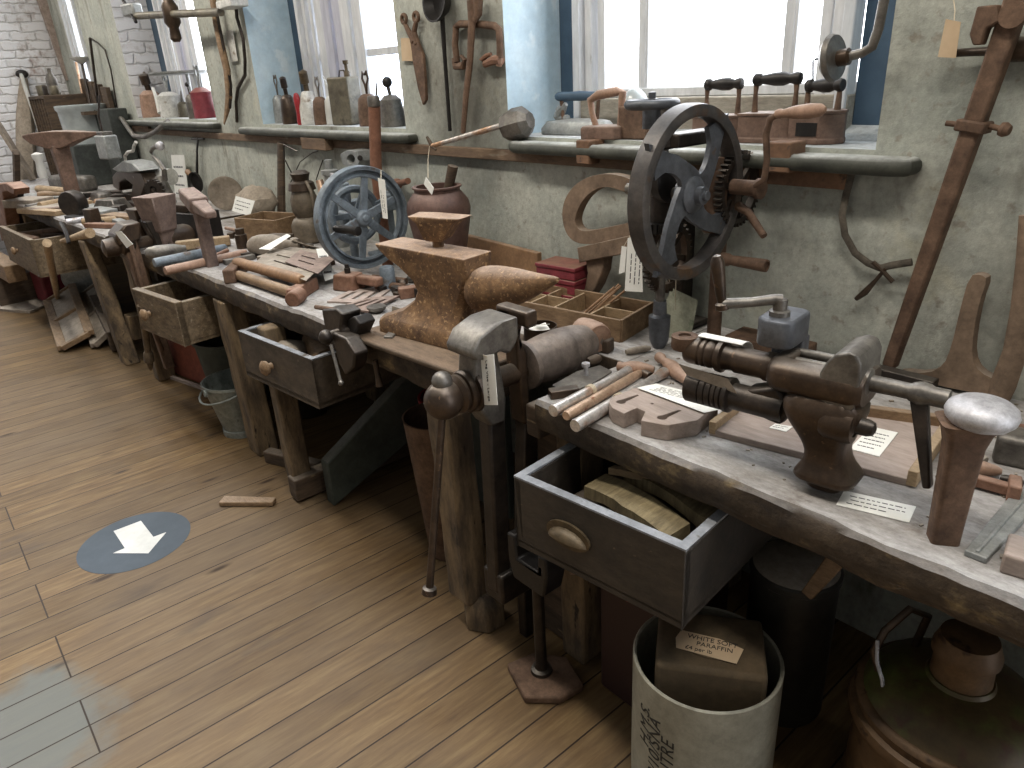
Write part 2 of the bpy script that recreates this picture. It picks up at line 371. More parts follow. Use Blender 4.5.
# pane material
g = NT('window_glass'); g.t.nodes.remove(g.b); tr = g.n('ShaderNodeBsdfTransparent'); gl = g.n('ShaderNodeBsdfGlossy'); gl.inputs['Roughness'].default_value = .03
mx = g.n('ShaderNodeMixShader'); mx.inputs[0].default_value = .05; g.l(tr, 'BSDF', mx, 1); g.l(gl, 'BSDF', mx, 2); g.l(mx, 'Shader', g.out, 'Surface'); M['glass'] = g.m
g = NT('dusty_glass'); g.t.nodes.remove(g.b); tr = g.n('ShaderNodeBsdfTransparent'); df = g.n('ShaderNodeBsdfTranslucent'); df.inputs['Color'].default_value = lin('#c9d2de')
dn = g.noise(14, 6, .75); dr_ = g.ramp(dn, 'Fac', [(.38, .12), (.62, .95)]); mx = g.n('ShaderNodeMixShader'); g.l(dr_, 'Color', mx, 0); g.l(tr, 'BSDF', mx, 1); g.l(df, 'BSDF', mx, 2); g.l(mx, 'Shader', g.out, 'Surface'); M['glass_dirty'] = g.m
def window(n, a, b, s, bars, board=.13, top=2.95, rboard=None, lift=0, shallow=0, box=0, glass='glass'):
    rboard = rboard or board
    w = T('window_%d' % n, None, None, ((a+b)/2, WB-.1, s), kind='structure')
    yb = WB-.05-shallow
    m = MB()
    for xx, bw in ((a+board/2, board), (b-rboard/2, rboard)): m.box((xx, yb-.01, (s+top)/2), (bw, .05, top-s))
    m.build('surround_board', M['frame_blue'], w, bevel=.004)
    m = MB(); A, B = a+board, b-rboard
    for k, (xx, dy) in enumerate(((A+.02, -.055), (A+.06, -.03), (A+.105, -.01), (B-.02, -.055), (B-.06, -.03), (B-.105, -.01))):
        m.box((xx, yb+dy, (s+top)/2), (.034, .055, top-s))
    m.box(((A+B)/2, yb-.01, s+.065+lift), (B-A, .05, .03)); m.box(((A+B)/2, yb-.03, top-.03), (B-A, .09, .06))
    m.build('frame', M['frame_white'], w, bevel=.004); MB().box(((A+B)/2, yb-.03, s+.025+lift/2), (B-A, .09, .05+lift)).build('bottom_rail', M['rail_beige'], w, bevel=.005)
    if box:      # deep sash box: upright boards stepping back beside the glass
        for k in range(5):
            x = A+.14+box*k/5; MB().box((x+box/10, yb-.01-.012*(k % 2), (s+top)/2), (box/5-.012, .05, top-s-.02)).build('sash_board', M[('frame_white','lilac','lilac','frame_white','frame_white')[k]], w, bevel=.004)
    for k, (kind, v) in enumerate(bars):
        m = MB()
        if kind == 'v':
            m.box((v, yb, (s+top)/2+.05), (.032, .045, top-s-.12)); m.box((v+.018, yb-.005, (s+top)/2+.05), (.012, .03, top-s-.12))
        else: m.box(((A+B)/2, yb, v), (B-A-.2, .04, .035))
        m.build('glazing_bar', M['frame_white'], w, bevel=.003)
    MB().box(((A+B)/2, yb+.02, (s+top)/2), (B-A, .006, top-s)).build('glass_pane', M[glass], w)
    return w
window(3, *WIN[3], bars=[('v', -1.80), ('v', -1.25)], board=.11, rboard=.2, lift=.065)
MB().hexa([(-2.19,2.04,1.386),(-.83,2.04,1.386),(-.83,2.20,1.386),(-2.19,2.20,1.386)], [(-2.19,2.05,1.387),(-.83,2.05,1.387),(-.83,2.20,1.448),(-2.19,2.20,1.448)]).build('trim_9', M['sill_dust'], kind='structure')
window(2, *WIN[2], bars=[('v', -3.26), ('h', 1.74)], board=.17, box=.52, glass='glass_dirty')
window(1, *WIN[1], bars=[], board=.3, box=.5, glass='glass')
window(0, *WIN[0], bars=[('v', -8.6)], board=.05, shallow=.24)
# sill nosing: rounded rail under each window, and the batten along the wall
for k, (a, b, z) in enumerate(((-2.12, -.73, 1.375), (-4.72, -2.83, 1.385), (-7.3, -5.2, 1.405))):
    m = MB(); r = .021
    m.tube([(a, WY-.005, z-r), (a, WY-.045, z-r), (a+.03, WY-.06, z-r), (b-.03, WY-.06, z-r), (b, WY-.045, z-r), (b, WY-.005, z-r)], r, 12)
    m.box(((a+b)/2, WY-.02, z-r), (b-a-.02, .07, 2*r-.004))
    m.build('trim_%d' % (k+1), M['nosing'], bevel=.003, kind='structure')
m = MB().box((-4.05, WY-.014, 1.318), (5.5, .028, .04)); m.box((-7.05,WY-.014,1.335),(.48,.028,.05))
m.build('trim_4', M['rail_wood'], bevel=.003, kind='structure')
m = MB().box((-1.085, WY-.014, 1.312), (.42, .028, .045)).build('trim_5', M['rail_rust'], bevel=.003, kind='structure')
# ------------------------------------------------------------------ camera, world, lamps
cam = bpy.data.cameras.new('camera'); co = bpy.data.objects.new('camera', cam); COL.objects.link(co)
R3 = Matrix((CR, -CD, -CF)).transposed(); co.matrix_world = Matrix.Translation(EYE) @ R3.to_4x4()
cam.sensor_width = 36; cam.lens = FP/1024*36; cam.clip_start = .02; SC.camera = co
w = bpy.data.worlds.new('sky'); SC.world = w; w.use_nodes = True; nt = w.node_tree; nt.nodes.clear()
o = nt.nodes.new('ShaderNodeOutputWorld'); bg = nt.nodes.new('ShaderNodeBackground'); tc = nt.nodes.new('ShaderNodeTexCoord'); sx = nt.nodes.new('ShaderNodeSeparateXYZ')
rp = nt.nodes.new('ShaderNodeValToRGB'); mr = nt.nodes.new('ShaderNodeMapRange')
nt.links.new(tc.outputs['Generated'], sx.inputs[0]); nt.links.new(sx.outputs['Y'], mr.inputs['Value'])
mr.inputs['From Min'].default_value = -1; mr.inputs['From Max'].default_value = 1
nt.links.new(mr.outputs[0], rp.inputs['Fac'])
e = rp.color_ramp.elements; e[0].position = .5; e[0].color = (.11,.107,.10,1); e[1].position = .56; e[1].color = (3.0,3.1,3.25,1)
nt.links.new(rp.outputs['Color'], bg.inputs['Color']); bg.inputs['Strength'].default_value = 2.2; nt.links.new(bg.outputs[0], o.inputs[0])
def lamp(name, loc, size, sy, power, col, rot=(0,0,0)):
    l = bpy.data.lights.new(name, 'AREA'); l.shape = 'RECTANGLE'; l.size = size; l.size_y = sy; l.energy = power; l.color = col
    ob = bpy.data.objects.new(name, l); COL.objects.link(ob); ob.location = loc; ob.rotation_euler = rot; return ob
for x in (-7.6, -5.0, -2.4, -.2): lamp('ceiling_lamp', (x, .6, 3.3), 1.5, .25, 42 if x < -1 else 36, (1, .93, .82))
vs = SC.view_settings; vs.view_transform = 'Standard'; vs.look = 'None'; vs.gamma = 1; vs.use_curve_mapping = False; vs.exposure = .12
SC.display_settings.display_device = 'sRGB'
# ------------------------------------------------------------------ benches
def bench_material():
    m = NT('worktop_wood')
    a = m.noise(3, 6, .7, (1,3,1)); b = m.noise(16, 5, .7)
    r = m.ramp(a, 'Fac', [(.3, lin('#78726c')), (.5, lin('#9d9a98')), (.7, lin('#bfbfc0'))])
    x = m.mix(m.ramp(b, 'Fac', [(.56, 0.), (.72, .6)]), 'Color', r, 'Color', lin('#5e5044'), None)
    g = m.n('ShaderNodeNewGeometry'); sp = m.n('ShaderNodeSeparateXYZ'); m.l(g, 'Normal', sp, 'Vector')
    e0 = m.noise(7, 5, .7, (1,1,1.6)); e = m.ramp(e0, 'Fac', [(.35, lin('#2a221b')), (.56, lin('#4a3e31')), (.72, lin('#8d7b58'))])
    up = m.ramp(sp, 'Z', [(.5, 0.), (.93, 1.)])  # upward faces paler: settled dust, plus window light put into the colour
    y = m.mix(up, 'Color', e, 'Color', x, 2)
    fn = m.noise(38, 7, .8, (1,2,1)); y = m.mix(1.0, None, y, 2, m.ramp(fn, 'Fac', [(.28, .6), (.7, 1.22)]), 'Color', 'MULTIPLY')
    m.l(y, 2, m.b, 'Base Color'); m.b.inputs['Roughness'].default_value = .85
    m.bump(b, 'Fac', .5, .01); return m.m
M['bench'] = bench_material()
defm('wood_drawer_brown', '#3c3228', '#5a4d3e', 7, .75, 0, .35, spot='#71624e', spotscale=30, spotcut=.66, stretch=(1,2,2))
def worktop(parent, fl, fr, back, th=.095, nx=110, rough=.012, seed=0):
    # slab with a worn, chipped front edge; fl/fr front corners, back = y of the rear edge
    m = MB(); fl, fr = V(fl), V(fr); rings = []
    for i in range(nx+1):
        t = i/nx; p = fl.lerp(fr, t); w = rough*.7*noise.noise(V((p.x*4, seed, 0))) + rough*.45*noise.noise(V((p.x*26, seed, 3)))
        c = rough*.9*(.5+noise.noise(V((p.x*9, seed, 9))))
        y = p.y + w; z = BT
        rings.append([V((p.x, back, z-th)), V((p.x, y+.012+c, z-th)), V((p.x, y+.002, z-th*.75)), V((p.x, y, z-th*.4)), V((p.x, y+.001+c*.2, z-.008-c*.5)), V((p.x, y+.008+c*.8, z)), V((p.x, back, z))])
    m.loft(rings); return m.build('worktop', M['bench'], parent)
def leg(parent, top, bot, w, d, mat='wood_leg', seed=0):
    m = MB(); top, bot = V(top), V(bot); n = 8; rings = []
    for k in range(n+1):
        p = bot.lerp(top, k/n); s = 1 + .06*noise.noise(V((k*.9, seed, 1)))
        rings.append([p + V((sx*w/2*s, sy*d/2*s, 0)) for sx, sy in ((-1,-1),(1,-1),(1,1),(-1,1))])
    m.loft(rings).jitter(.006, 9, seed)
    return m.build('leg', M[mat], parent, bevel=.008)
def drawer(parent, fl, fr, depth, z0, z1, mat, rim=None, handle='cup', hpos=.35, th=.022):
    # open drawer pulled out of the bench; fl/fr front corners (x,y) at the front
    fl, fr = V((fl[0], fl[1], 0)), V((fr[0], fr[1], 0)); dx = (fr-fl).normalized(); dy = V((-dx.y, dx.x, 0)); L = (fr-fl).length
    up = V((0,0,1)); m = MB()
    def slab(a, b, za, zb, t): # a->b line, thickness t towards +dy side
        n = V((-(b-a).y, (b-a).x, 0)).normalized()*t
        m.hexa([a+up*za, b+up*za, b+n+up*za, a+n+up*za], [a+up*zb, b+up*zb, b+n+up*zb, a+n+up*zb])
    slab(fl, fr, z0, z1, th); bl, brr = fl+dy*depth, fr+dy*depth
    slab(bl+dy*.0, brr, z0, z1-.01, -th)
    slab(bl, fl, z0, z1-.006, th); slab(fr, brr, z0, z1-.006, th)
    m.hexa([fl+up*(z0+.01), fr+up*(z0+.01), brr+up*(z0+.01), bl+up*(z0+.01)], [fl+up*(z0+.022), fr+up*(z0+.022), brr+up*(z0+.022), bl+up*(z0+.022)])
    d = m.build('drawer', M[mat], parent, bevel=.003)
    if rim:
        m = MB(); e = .0015
        for a, b, n_ in ((fl, fr, dy), (fl+dy*th, bl, dx), (fr+dy*th, brr, -dx)):
            m.hexa([a+up*(z1-.004), b+up*(z1-.004), b+n_*th+up*(z1-.004), a+n_*th+up*(z1-.004)], [a+up*(z1+e), b+up*(z1+e), b+n_*th+up*(z1+e), a+n_*th+up*(z1+e)])
        m.build('rim', M[rim], d, label='pale worn top edge')
    c = fl + dx*L*hpos - dy*.004 + up*((z0+z1)/2 + .005)
    if handle == 'cup':
        m = MB(); rings = []
        for k in range(9):
            a = PI*k/8; rings.append([c + dx*(-.055*math.cos(a)) - dy*(.028*math.sin(a)*math.cos(j*PI/10)) + up*(.022*math.sin(j*PI/10)*math.sin(a)+.012*math.sin(a) - .014) for j in range(6)])
        m.loft(rings, caps=False); 
        m.prism([c+dx*(-.062*math.cos(t))+up*(.034*math.sin(t)) for t in [PI*2*k/20 for k in range(20)]], dy*.006)
        m.build('cup_handle', M['brass'], d, label='brass cup handle')
    else:
        m = MB().lathe([(.014,0),(.012,.012),(.026,.02),(.03,.032),(.02,.042),(.003,.045)], c, -dy, 16); m.build('knob', M['wood_mid'], d, label='pale turned wooden knob')
    return d
nb = T('workbench', 'nearest workbench with big vise, chipped front edge and open dark drawer', 'workbench', (-.4, 1.4, 0), 'workbenches along the wall')
worktop(nb, (-1.235,1.078,0), (.6,1.092,0), 1.84, .088, 60, .012, 1)
MB().box((-1.355,1.63,.805),(.235,.42,.0896)).build('end_board', M['bench'], nb, bevel=.004)
leg(nb, (-1.19,1.19,.76), (-1.19,1.19,0), .09, .09, seed=1); leg(nb, (.5,1.16,.76), (.5,1.16,0), .1, .09, seed=2); leg(nb, (-1.1,1.76,.76), (-1.1,1.76,0), .1, .09, seed=3); leg(nb, (.5,1.76,.76), (.5,1.76,0), .1, .09, seed=4)
drawer(nb, (-1.145,.925), (-.69,.975), .5, .54, .735, 'wood_drawer', 'rim_grey', 'cup', .36)
mb_ = T('workbench', 'middle workbench under the blue flywheel drill with two open drawers', 'workbench', (-2.9, 1.4, 0), 'workbenches along the wall')
worktop(mb_, (-4.72,.905,0), (-1.475,1.05,0), 1.84, .098, 90, .014, 5)
leg(mb_, (-3.2,1.02,.755), (-3.17,1.03,0), .125, .10, seed=7); leg(mb_, (-2.66,.985,.755), (-2.66,.985,0), .075, .085, seed=8); leg(mb_, (-4.55,.98,.755), (-4.55,.98,0), .11, .1, seed=9)
for k, x in enumerate((-3.3, -4.55, -1.7)): leg(mb_, (x,1.74,.755), (x,1.74,0), .11, .1, seed=10+k)
drawer(mb_, (-2.79,.90), (-2.26,.955), .55, .535, .725, 'wood_drawer_brown', 'rim_grey', 'knob', .45)
drawer(mb_, (-3.87,.785), (-3.41,.85), .45, .52, .73, 'wood_drawer_old', None, 'knob', .35, .035)
fbn = T('workbench', 'far workbench beside the white brick wall with an open drawer of tools', 'workbench', (-7, 1.3, 0), 'workbenches along the wall')
worktop(fbn, (-9.3,.70,0), (-4.8,.905,0), 1.84, .1, 60, .014, 9)
leg(fbn, (-5.42,.92,.75), (-5.02,.90,0), .13, .09, seed=20); leg(fbn, (-7.2,.86,.75), (-7.2,.86,0), .12, .1, seed=21)
for k, x in enumerate((-5.2, -7.2, -9.1)): leg(fbn, (x,1.74,.75), (x,1.74,0), .11, .1, seed=22+k)
MB().bar((-5.05,.95,.22),(-5.05,1.74,.22),.1,.16,(0,0,1)).build('stretcher', M['wood_leg'], fbn, bevel=.006)
drawer(fbn, (-6.9,.60), (-5.95,.66), .5, .46, .725, 'wood_drawer_old', None, 'knob', .5, .03)
# ------------------------------------------------------------------ big tools on the near benches
def FR(o, deg):
    a = math.radians(deg); o = V(o); ux, uy = V((math.cos(a), math.sin(a), 0)), V((-math.sin(a), math.cos(a), 0))
    return lambda u, v, w: o + ux*u + uy*v + V((0,0,w))
def oval(f, cu, cv, ru, rv, w, n=20): return [f(cu+ru*math.cos(2*PI*k/n), cv+rv*math.sin(2*PI*k/n), w) for k in range(n)]
def rrect(cx, cy, w, h, r, n=4):
    P = []
    for sx, sy, a0 in ((1,1,0), (-1,1,PI/2), (-1,-1,PI), (1,-1,1.5*PI)):
        for k in range(n+1):
            a = a0 + PI/2*k/n; P.append((cx+sx*(w/2-r)+r*math.cos(a), cy+sy*(h/2-r)+r*math.sin(a)))
    return P
defm('wood_plank_dark', '#453729', '#655341', 7, .8, 0, .3, stretch=(1.5,6,6), dust=.35, dustcol='#94775c')
# anvil on a plank at the bench end
pk = MB().hexa([(-2.02,.985,.8505),(-1.47,1.03,.8505),(-1.47,1.36,.8505),(-2.02,1.36,.8505)], [(-2.02,.985,.868),(-1.47,1.03,.868),(-1.47,1.36,.868),(-2.02,1.36,.868)])
pk.build('plank', M['wood_plank_dark'], bevel=.006, label='rust-stained plank lying under the big anvil', cat='plank')
AZ = .868
f = FR((-1.745, 1.20, AZ), 8.6); av = T('anvil', 'large rusty anvil with long pointed horn on the bench edge', 'anvil', f(0,0,0))
m = MB(); R_ = []
for w, ua, ub, h, ch in ((0,-.25,.10,.095,.02),(.035,-.25,.10,.095,.02),(.05,-.235,.09,.085,.02),(.075,-.165,.085,.065,.02),(.105,-.12,.09,.052,.02),(.14,-.10,.105,.05,.02),(.175,-.115,.125,.052,.018),(.205,-.16,.135,.055,.012),(.225,-.205,.135,.056,.008),(.25,-.238,.135,.057,.005),(.262,-.248,.135,.057,.003),(.266,-.248,.135,.056,.003)):
    R_.append([f(u, v, w + (0 if w < .2 else (.006 if u < 0 else 0))) for u, v in ((ua, -h+ch), (ua+ch, -h), (ub-ch, -h), (ub, -h+ch), (ub, h-ch), (ub-ch, h), (ua+ch, h), (ua, h-ch))])
m.loft(R_).jitter(.003, 12, 2); m.build('body', M['rust'], av, bevel=.004)
m = MB(); R_ = []
for u, r, zc in ((.10,.058,.165),(.15,.068,.172),(.19,.068,.178),(.24,.060,.187),(.29,.048,.197),(.34,.034,.21),(.39,.018,.226),(.425,.006,.236)):
    R_.append([f(u, r*.95*math.cos(t), zc + r*1.0*math.sin(t)) for t in [2*PI*k/20 for k in range(20)]])
m.loft(R_).jitter(.002, 14, 3); m.build('horn', M['rust'], av, sub=1)
# swage tool in the hardy hole
p = f(-.045, .02, .268); hs = T('hardy_swage', 'flared rusty swage tool standing upright on the anvil face', 'swage', p)
m = MB(); m.tube([p, p+V((0,0,.03))], .017, 8)
fa = FR(p, 20)
m.loft([[fa(sx*a+ (.012 if w>.05 else 0), sy*b, w) for sx, sy in ((-1,-1),(-.3,-1.15),(.3,-1.1),(1,-1),(1,1),(.3,1.1),(-.3,1.15),(-1,1))] for w, a, b in ((.022,.028,.026),(.03,.036,.03),(.075,.06,.034),(.09,.085,.036),(.094,.095,.034))]).jitter(.004, 20, 5)
m.build('head', M['rust'], hs, bevel=.003)
# ---- leg vise
vx = -1.362; P = lambda y, z, dx=0: V((vx+dx, y-.055*min(1,max(z,.3)/.8), z+.03*min(1,z/.8)))
lv = T('leg_vise', 'large iron leg vise with ball-ended screw reaching down to the floor', 'vise', (vx, 1.1, 0))
m = MB()
m.prism([P(*q) for q in ((1.135,1.03),(1.06,1.028),(1.01,1.01),(.985,.975),(.99,.955),(1.04,.945),(1.075,.955),(1.10,.94),(1.12,.955),(1.135,.98))], (.108,0,0))
for v in m.bm.verts: v.co.x += .028
m.prism([P(*q) for q in ((1.085,.965),(1.03,.955),(1.02,.88),(1.03,.80),(1.06,.74),(1.11,.74),(1.12,.80),(1.11,.88),(1.10,.955))], (.07,0,0))
m.build('front_jaw', M['iron_grey'], lv, bevel=.01, seg=3)
MB().bar(P(1.09,.75), P(1.045,.22), .055, .05, (1,0,0)).build('front_leg', M['iron_dark'], lv, bevel=.008)
m = MB(); m.prism([P(*q) for q in ((1.155,1.03),(1.195,1.028),(1.198,.995),(1.185,.95),(1.205,.90),(1.205,.80),(1.20,.70),(1.175,.70),(1.172,.88),(1.17,.95),(1.155,.99))], (.055,0,0)); m.bar(P(1.175,1.013,-.035), P(1.175,1.013,.085), .04, .04)
m.build('rear_jaw', M['iron_brown'], lv, bevel=.008, seg=3)
m = MB(); m.bar(P(1.21,.72), P(1.14,.25), .05, .045, (1,0,0)); m.bar(P(1.14,.25), P(1.135,.0), .035, .035, (1,0,0)); m.build('rear_leg', M['iron_dark'], lv, bevel=.006)
MB().box(P(1.09,.24), (.085,.14,.1)).build('pivot_bracket', M['iron_dark'], lv, bevel=.008)
m = MB().lathe([(.02,.965),(.044,.985),(.05,.99),(.05,.998),(.04,1.0),(.052,1.004),(.056,1.012),(.054,1.02),(.042,1.022),(.058,1.027),(.06,1.036),(.05,1.04),(.03,1.05),(.026,1.30)], P(0,.845), (0,1,0), 28)
m.build('screw', M['iron_brown'], lv)
m = MB().ball(P(.95,.843), .049, (1,1.05,1), 24); m.build('screw_ball', M['iron_brown'], lv); MB().ball(P(.95,.893), .026, n=18).build('bar_knob', M['iron_grey'], lv, label='smooth grey steel ball on the bar end')
m = MB(); m.tube([P(.958,.895), P(.815,.345)], .0105, 10); m.lathe([(.011,0),(.019,.004),(.021,.02),(.012,.026)], P(.8165,.350), P(.815,.345)-P(.958,.9), 14)
m.build('tommy_bar', M['iron_brown'], lv)
m = MB().lathe([(.054,1.205),(.066,1.21),(.066,1.225),(.052,1.23),(.058,1.24),(.063,1.27),(.066,1.30),(.064,1.302),(.0655,1.306),(.067,1.34),(.0665,1.36),(.065,1.362),(.066,1.366),(.062,1.41),(.053,1.445),(.036,1.466),(.026,1.470),(.029,1.476),(.033,1.486),(.029,1.50),(.012,1.504)], P(0,.855), (0,1,0), 32)
m.build('screw_box', M['screw_box'], lv)
# timber post and block behind the leg vise belong to the bench
m = MB(); leg(mb_, (-1.535,1.02,.755), (-1.535,1.03,.10), .10, .085, seed=31)
MB().loft([[V((-1.50,1.06,0)) + V((a*math.cos(t), b*math.sin(t), z)) for t in [PI/6+PI/3*k for k in range(6)]] for z, a, b in ((0,.07,.07),(.07,.07,.07),(.10,.055,.055),(.115,.035,.035))]).jitter(.004,12).build('foot_block', M['wood_leg'], mb_, bevel=.006)
MB().box((-1.272,1.25,.770), (.05,.30,.09)).build('end_rail', M['wood_dark'], nb, bevel=.006)
MB().box((-1.30,1.20,.36), (.09,.05,.72)).build('vise_post', M['wood_dark'], nb, bevel=.006)
# ---- floor prop near the leg vise
fp = T('floor_prop', 'iron prop with forked head on a wedge foot under dark drawer', 'prop', (-1.2,1.05,0))
m = MB().prism([V((x,y,.0125)) for x, y in ((-1.29,.975),(-1.16,.93),(-1.09,1.0),(-1.08,1.08),(-1.19,1.12),(-1.27,1.06))], (0,0,.025)); m.build('foot_plate', M['rust_tube'], fp, bevel=.006)
m = MB().lathe([(.032,.024),(.03,.035),(.02,.04),(.0165,.06),(.0165,.36)], (-1.2,1.03,0), (0,0,1), 16); m.build('rod', M['iron_dark'], fp)
m = MB(); m.prism([V((-1.2,1.03,.42)) + V((x,0,z)) for x, z in ((-.06,-.08),(.06,-.08),(.075,-.02),(.075,.05),(.045,.05),(.04,-.01),(-.04,-.01),(-.045,.06),(-.075,.06),(-.075,-.03))], (0,.07,0)); m.build('fork', M['iron_black'], fp, bevel=.006)
# ---- big bench vise
def carve(o, cutter):
    # take the cutter's volume out of a finished mesh (used once while building, nothing is left hidden)
    md = o.modifiers.new('cut', 'BOOLEAN'); md.operation = 'DIFFERENCE'; md.object = cutter; md.solver = 'EXACT'
    bpy.context.view_layer.update(); me = bpy.data.meshes.new_from_object(o.evaluated_get(bpy.context.evaluated_depsgraph_get()))
    o.modifiers.clear(); o.data = me; bpy.data.objects.remove(cutter)
O = V((-.60,1.14,.85)); f = FR(O, 7.5); ud = f(1,0,0)-f(0,0,0); vd_ = f(0,1,0)-f(0,0,0)
bv = T('bench_vise', 'large brown iron bench vise on a pedestal with geared crank box behind', 'vise', (-.54,1.17,BT))
m = MB(); fz = FR(f(.072,.038,0), 7.5); R_ = []
for z, a, b, du_ in ((.001,.031,.030,0),(.024,.033,.032,0),(.028,.056,.050,0),(.040,.057,.051,0),(.058,.040,.040,-.002),(.085,.033,.038,-.006),(.11,.042,.042,-.012),(.135,.058,.046,-.018),(.158,.070,.050,-.020),(.20,.072,.050,-.020)):
    R_.append([fz(x*a+du_, y*b, z) for x, y in rrect(0,0,2,2,.5)])
m.loft(R_); m.build('pedestal', M['iron_brown'], bv, sub=1)
m = MB(); m.loft([[f(u, .056+.060*s*x, .214+.034*s*y) for x, y in rrect(0,0,2,2,.7,6)] for u, s in ((-.055,.55),(-.052,.75),(-.042,.92),(-.028,1.0),(.0,1.0),(.03,1.0),(.06,1.0),(.098,1.0),(.112,.95),(.118,.85))]); bdy = m.build('body', M['iron_brown'], bv)
cut = MB().box(f(.018,.062,.246), (.066,.066,.06), math.radians(7.5)).build('cutter', M['iron_brown'], bv); carve(bdy, cut)
m = MB()
for v, w in ((.052,.235),(.078,.243)): m.tube([f(-.018,v,w), f(.055,v,w)], .0085, 12)
m.build('guide_rods', M['iron_grey'], bv)
m = MB(); m.prism([f(u,.056,w) for u, w in [(.040,.20),(.046,.243),(.055,.265),(.068,.282),(.088,.290),(.104,.287),(.112,.272),(.114,.20),(.108,.185),(.06,.185)]], vd_*.112); m.build('jaw', M['iron_grey'], bv, bevel=.014, seg=4)
m = MB().lathe([(.026,-.238),(.029,-.230),(.029,-.208),(.026,-.205),(.029,-.201),(.029,-.195),(.026,-.192),(.029,-.188),(.029,-.180),(.025,-.174),(.032,-.168),(.033,-.158),(.026,-.154),(.024,-.135),(.027,-.13),(.026,-.075),(.029,-.07),(.029,-.04)], f(0,.055,.211), ud, 28)
m.build('ringed_spindle', M['iron_brown'], bv)
m = MB().lathe([(.024,0),(.027,.004),(.027,.028),(.013,.029),(.013,.024),(.003,.024)], f(-.245,.05,.212), (0,0,1), 24); m.build('end_cap', M['rust_tube'], bv)
pr = [(.028,-.222)]; u0 = -.219
for w_ in (.030,.010,.010,.007,.007): pr += [(.034,u0), (.034,u0+w_), (.031,u0+w_+.0015), (.031,u0+w_+.0025)]; u0 += w_+.0035
pr += [(.036,u0+.002),(.036,u0+.010),(.027,u0+.014),(.027,-.02)]
m = MB().lathe(pr, f(0,.035,.142), ud, 28); m.build('ribbed_drum', M['iron_dark'], bv)
m = MB().prism([f(u,.045,w) for u, w in [(-.10,.165),(-.03,.19),(.0,.15),(-.02,.11),(-.05,.115),(-.10,.125)]], vd_*.05); m.build('rear_web', M['iron_dark'], bv, bevel=.01)
m = MB().lathe([(.034,.0),(.038,.010),(.038,.045),(.034,.054),(.023,.055),(.023,.048),(.004,.048)], f(.058,.022,.152), ud, 28); m.build('lower_boss', M['iron_brown'], bv)
m = MB().lathe([(.016,.105),(.0155,.132),(.012,.142),(.005,.145)], f(.0,.022,.152), ud, 16); m.build('lower_nub', M['iron_dark'], bv)
m = MB().lathe([(.026,.105),(.025,.118),(.0150,.121),(.0140,.180),(.0175,.186),(.0215,.198),(.0195,.210),(.0165,.216),(.0165,.240),(.006,.242)], f(0,.045,.226), ud, 18); m.build('screw', M['iron_grey'], bv)
m = MB().bar(f(.198,.040,.22), f(.240,.015,.075), .016, .028, ud, .024, .013); m.build('tommy_bar', M['iron_dark'], bv, bevel=.004)
m = MB(); m.loft([[f(-.056+x, .080+y, w) for x, y in rrect(0,0,.070*s,.105*s,.022*s,5)] for w, s in ((.258,.97),(.262,1),(.305,1),(.309,.98),(.312,.92))]); m.box(f(-.052,.112,.235), (.06,.036,.055), math.radians(7.5)); gb = m.build('gear_box', M['slate_paint'], bv, bevel=.003)
s0 = f(-.060,.065,.311); m = MB().lathe([(.019,0),(.019,.010),(.013,.012),(.013,.032),(.004,.036)], s0, (0,0,1), 16)
a1 = s0+V((0,0,.029)); a2 = Z(722,304,a1.z-.006); m.tube([a1, a1+(a2-a1)*.1+V((0,0,.003)), a1.lerp(a2,.5), a2], [.013,.0105,.0095,.011], 10)
m.build('crank_arm', M['iron_grey'], gb)
a3 = a2+V((-.012,-.008,.088)); m = MB().lathe([(.009,-.012),(.013,-.01),(.013,0),(.008,.004),(.010,.02),(.013,.070),(.0125,.082),(.008,.092),(.003,.094)], a2, a3-a2, 16); m.build('crank_grip', M['iron_brown'], gb)
# ---- mushroom stake
ms = T('mushroom_stake', 'tall stake with round domed steel head standing in bench hole', 'stake', (-.322,1.17,BT-.05))
fz = FR((-.322,1.17,0), 35)
m = MB().loft([[fz(x*a+sh, y*b, z) for x, y in rrect(0,0,2,2,.35,3)] for z, a, b, sh in ((.80,.021,.018,0),(.86,.022,.019,0),(.95,.024,.021,0),(1.03,.027,.022,0),(1.055,.033,.026,0),(1.07,.042,.034,0))]); m.build('shank', M['rust_tube'], ms)
m = MB().lathe([(.030,1.064),(.042,1.070),(.049,1.078),(.051,1.087),(.048,1.096),(.038,1.104),(.02,1.109),(.004,1.111)], (-.330,1.165,0.0), (.02,.01,1), 36); m.build('domed_head', M['steel'], ms)
# ---- drill press with black flywheel, on the wall behind the bench
dx0 = -1.12; ctr = V((dx0,1.525,1.30)); ax = V((1,.03,0)).normalized(); vy, vz = V((-.03,1,0)).normalized(), V((0,0,1))
dp = T('drill_press', 'hand-cranked bench drill press with big black spoked flywheel', 'drill press', (-1.24,1.7,BT))
def W(r, a, d=0): return ctr + vy*(r*math.cos(a)) + vz*(r*math.sin(a)) + ax*d
m = MB(); prof = [(.182,-.014),(.184,.016),(.196,.02),(.211,.016),(.214,.0),(.214,-.026),(.208,-.032),(.188,-.03)]
m.loft([[W(r, 2*PI*k/72, d) for r, d in prof] for k in range(72)], False, True); fw_ = m.build('flywheel_rim', M['rim_brown'], dp)
m = MB()
for k in range(4):
    a0 = math.radians(20+90*k); Lp, Rp = [], []
    for j in range(15):
        t = j/14; r = .03+.163*t; a = a0 + .95*t - .25*t*t; wd = .034-.040*t*(1-t) + (.016*max(0,t-.72)/.28) + .012*max(0, .25-t)/.25
        c = W(r, a); tg = (W(r+.001, a+.001*.95/.168) - c).normalized(); nn = ax.cross(tg); Lp.append(c+nn*wd*.9); Rp.append(c-nn*wd*.9)
    m.prism(Lp+Rp[::-1], ax*.014)
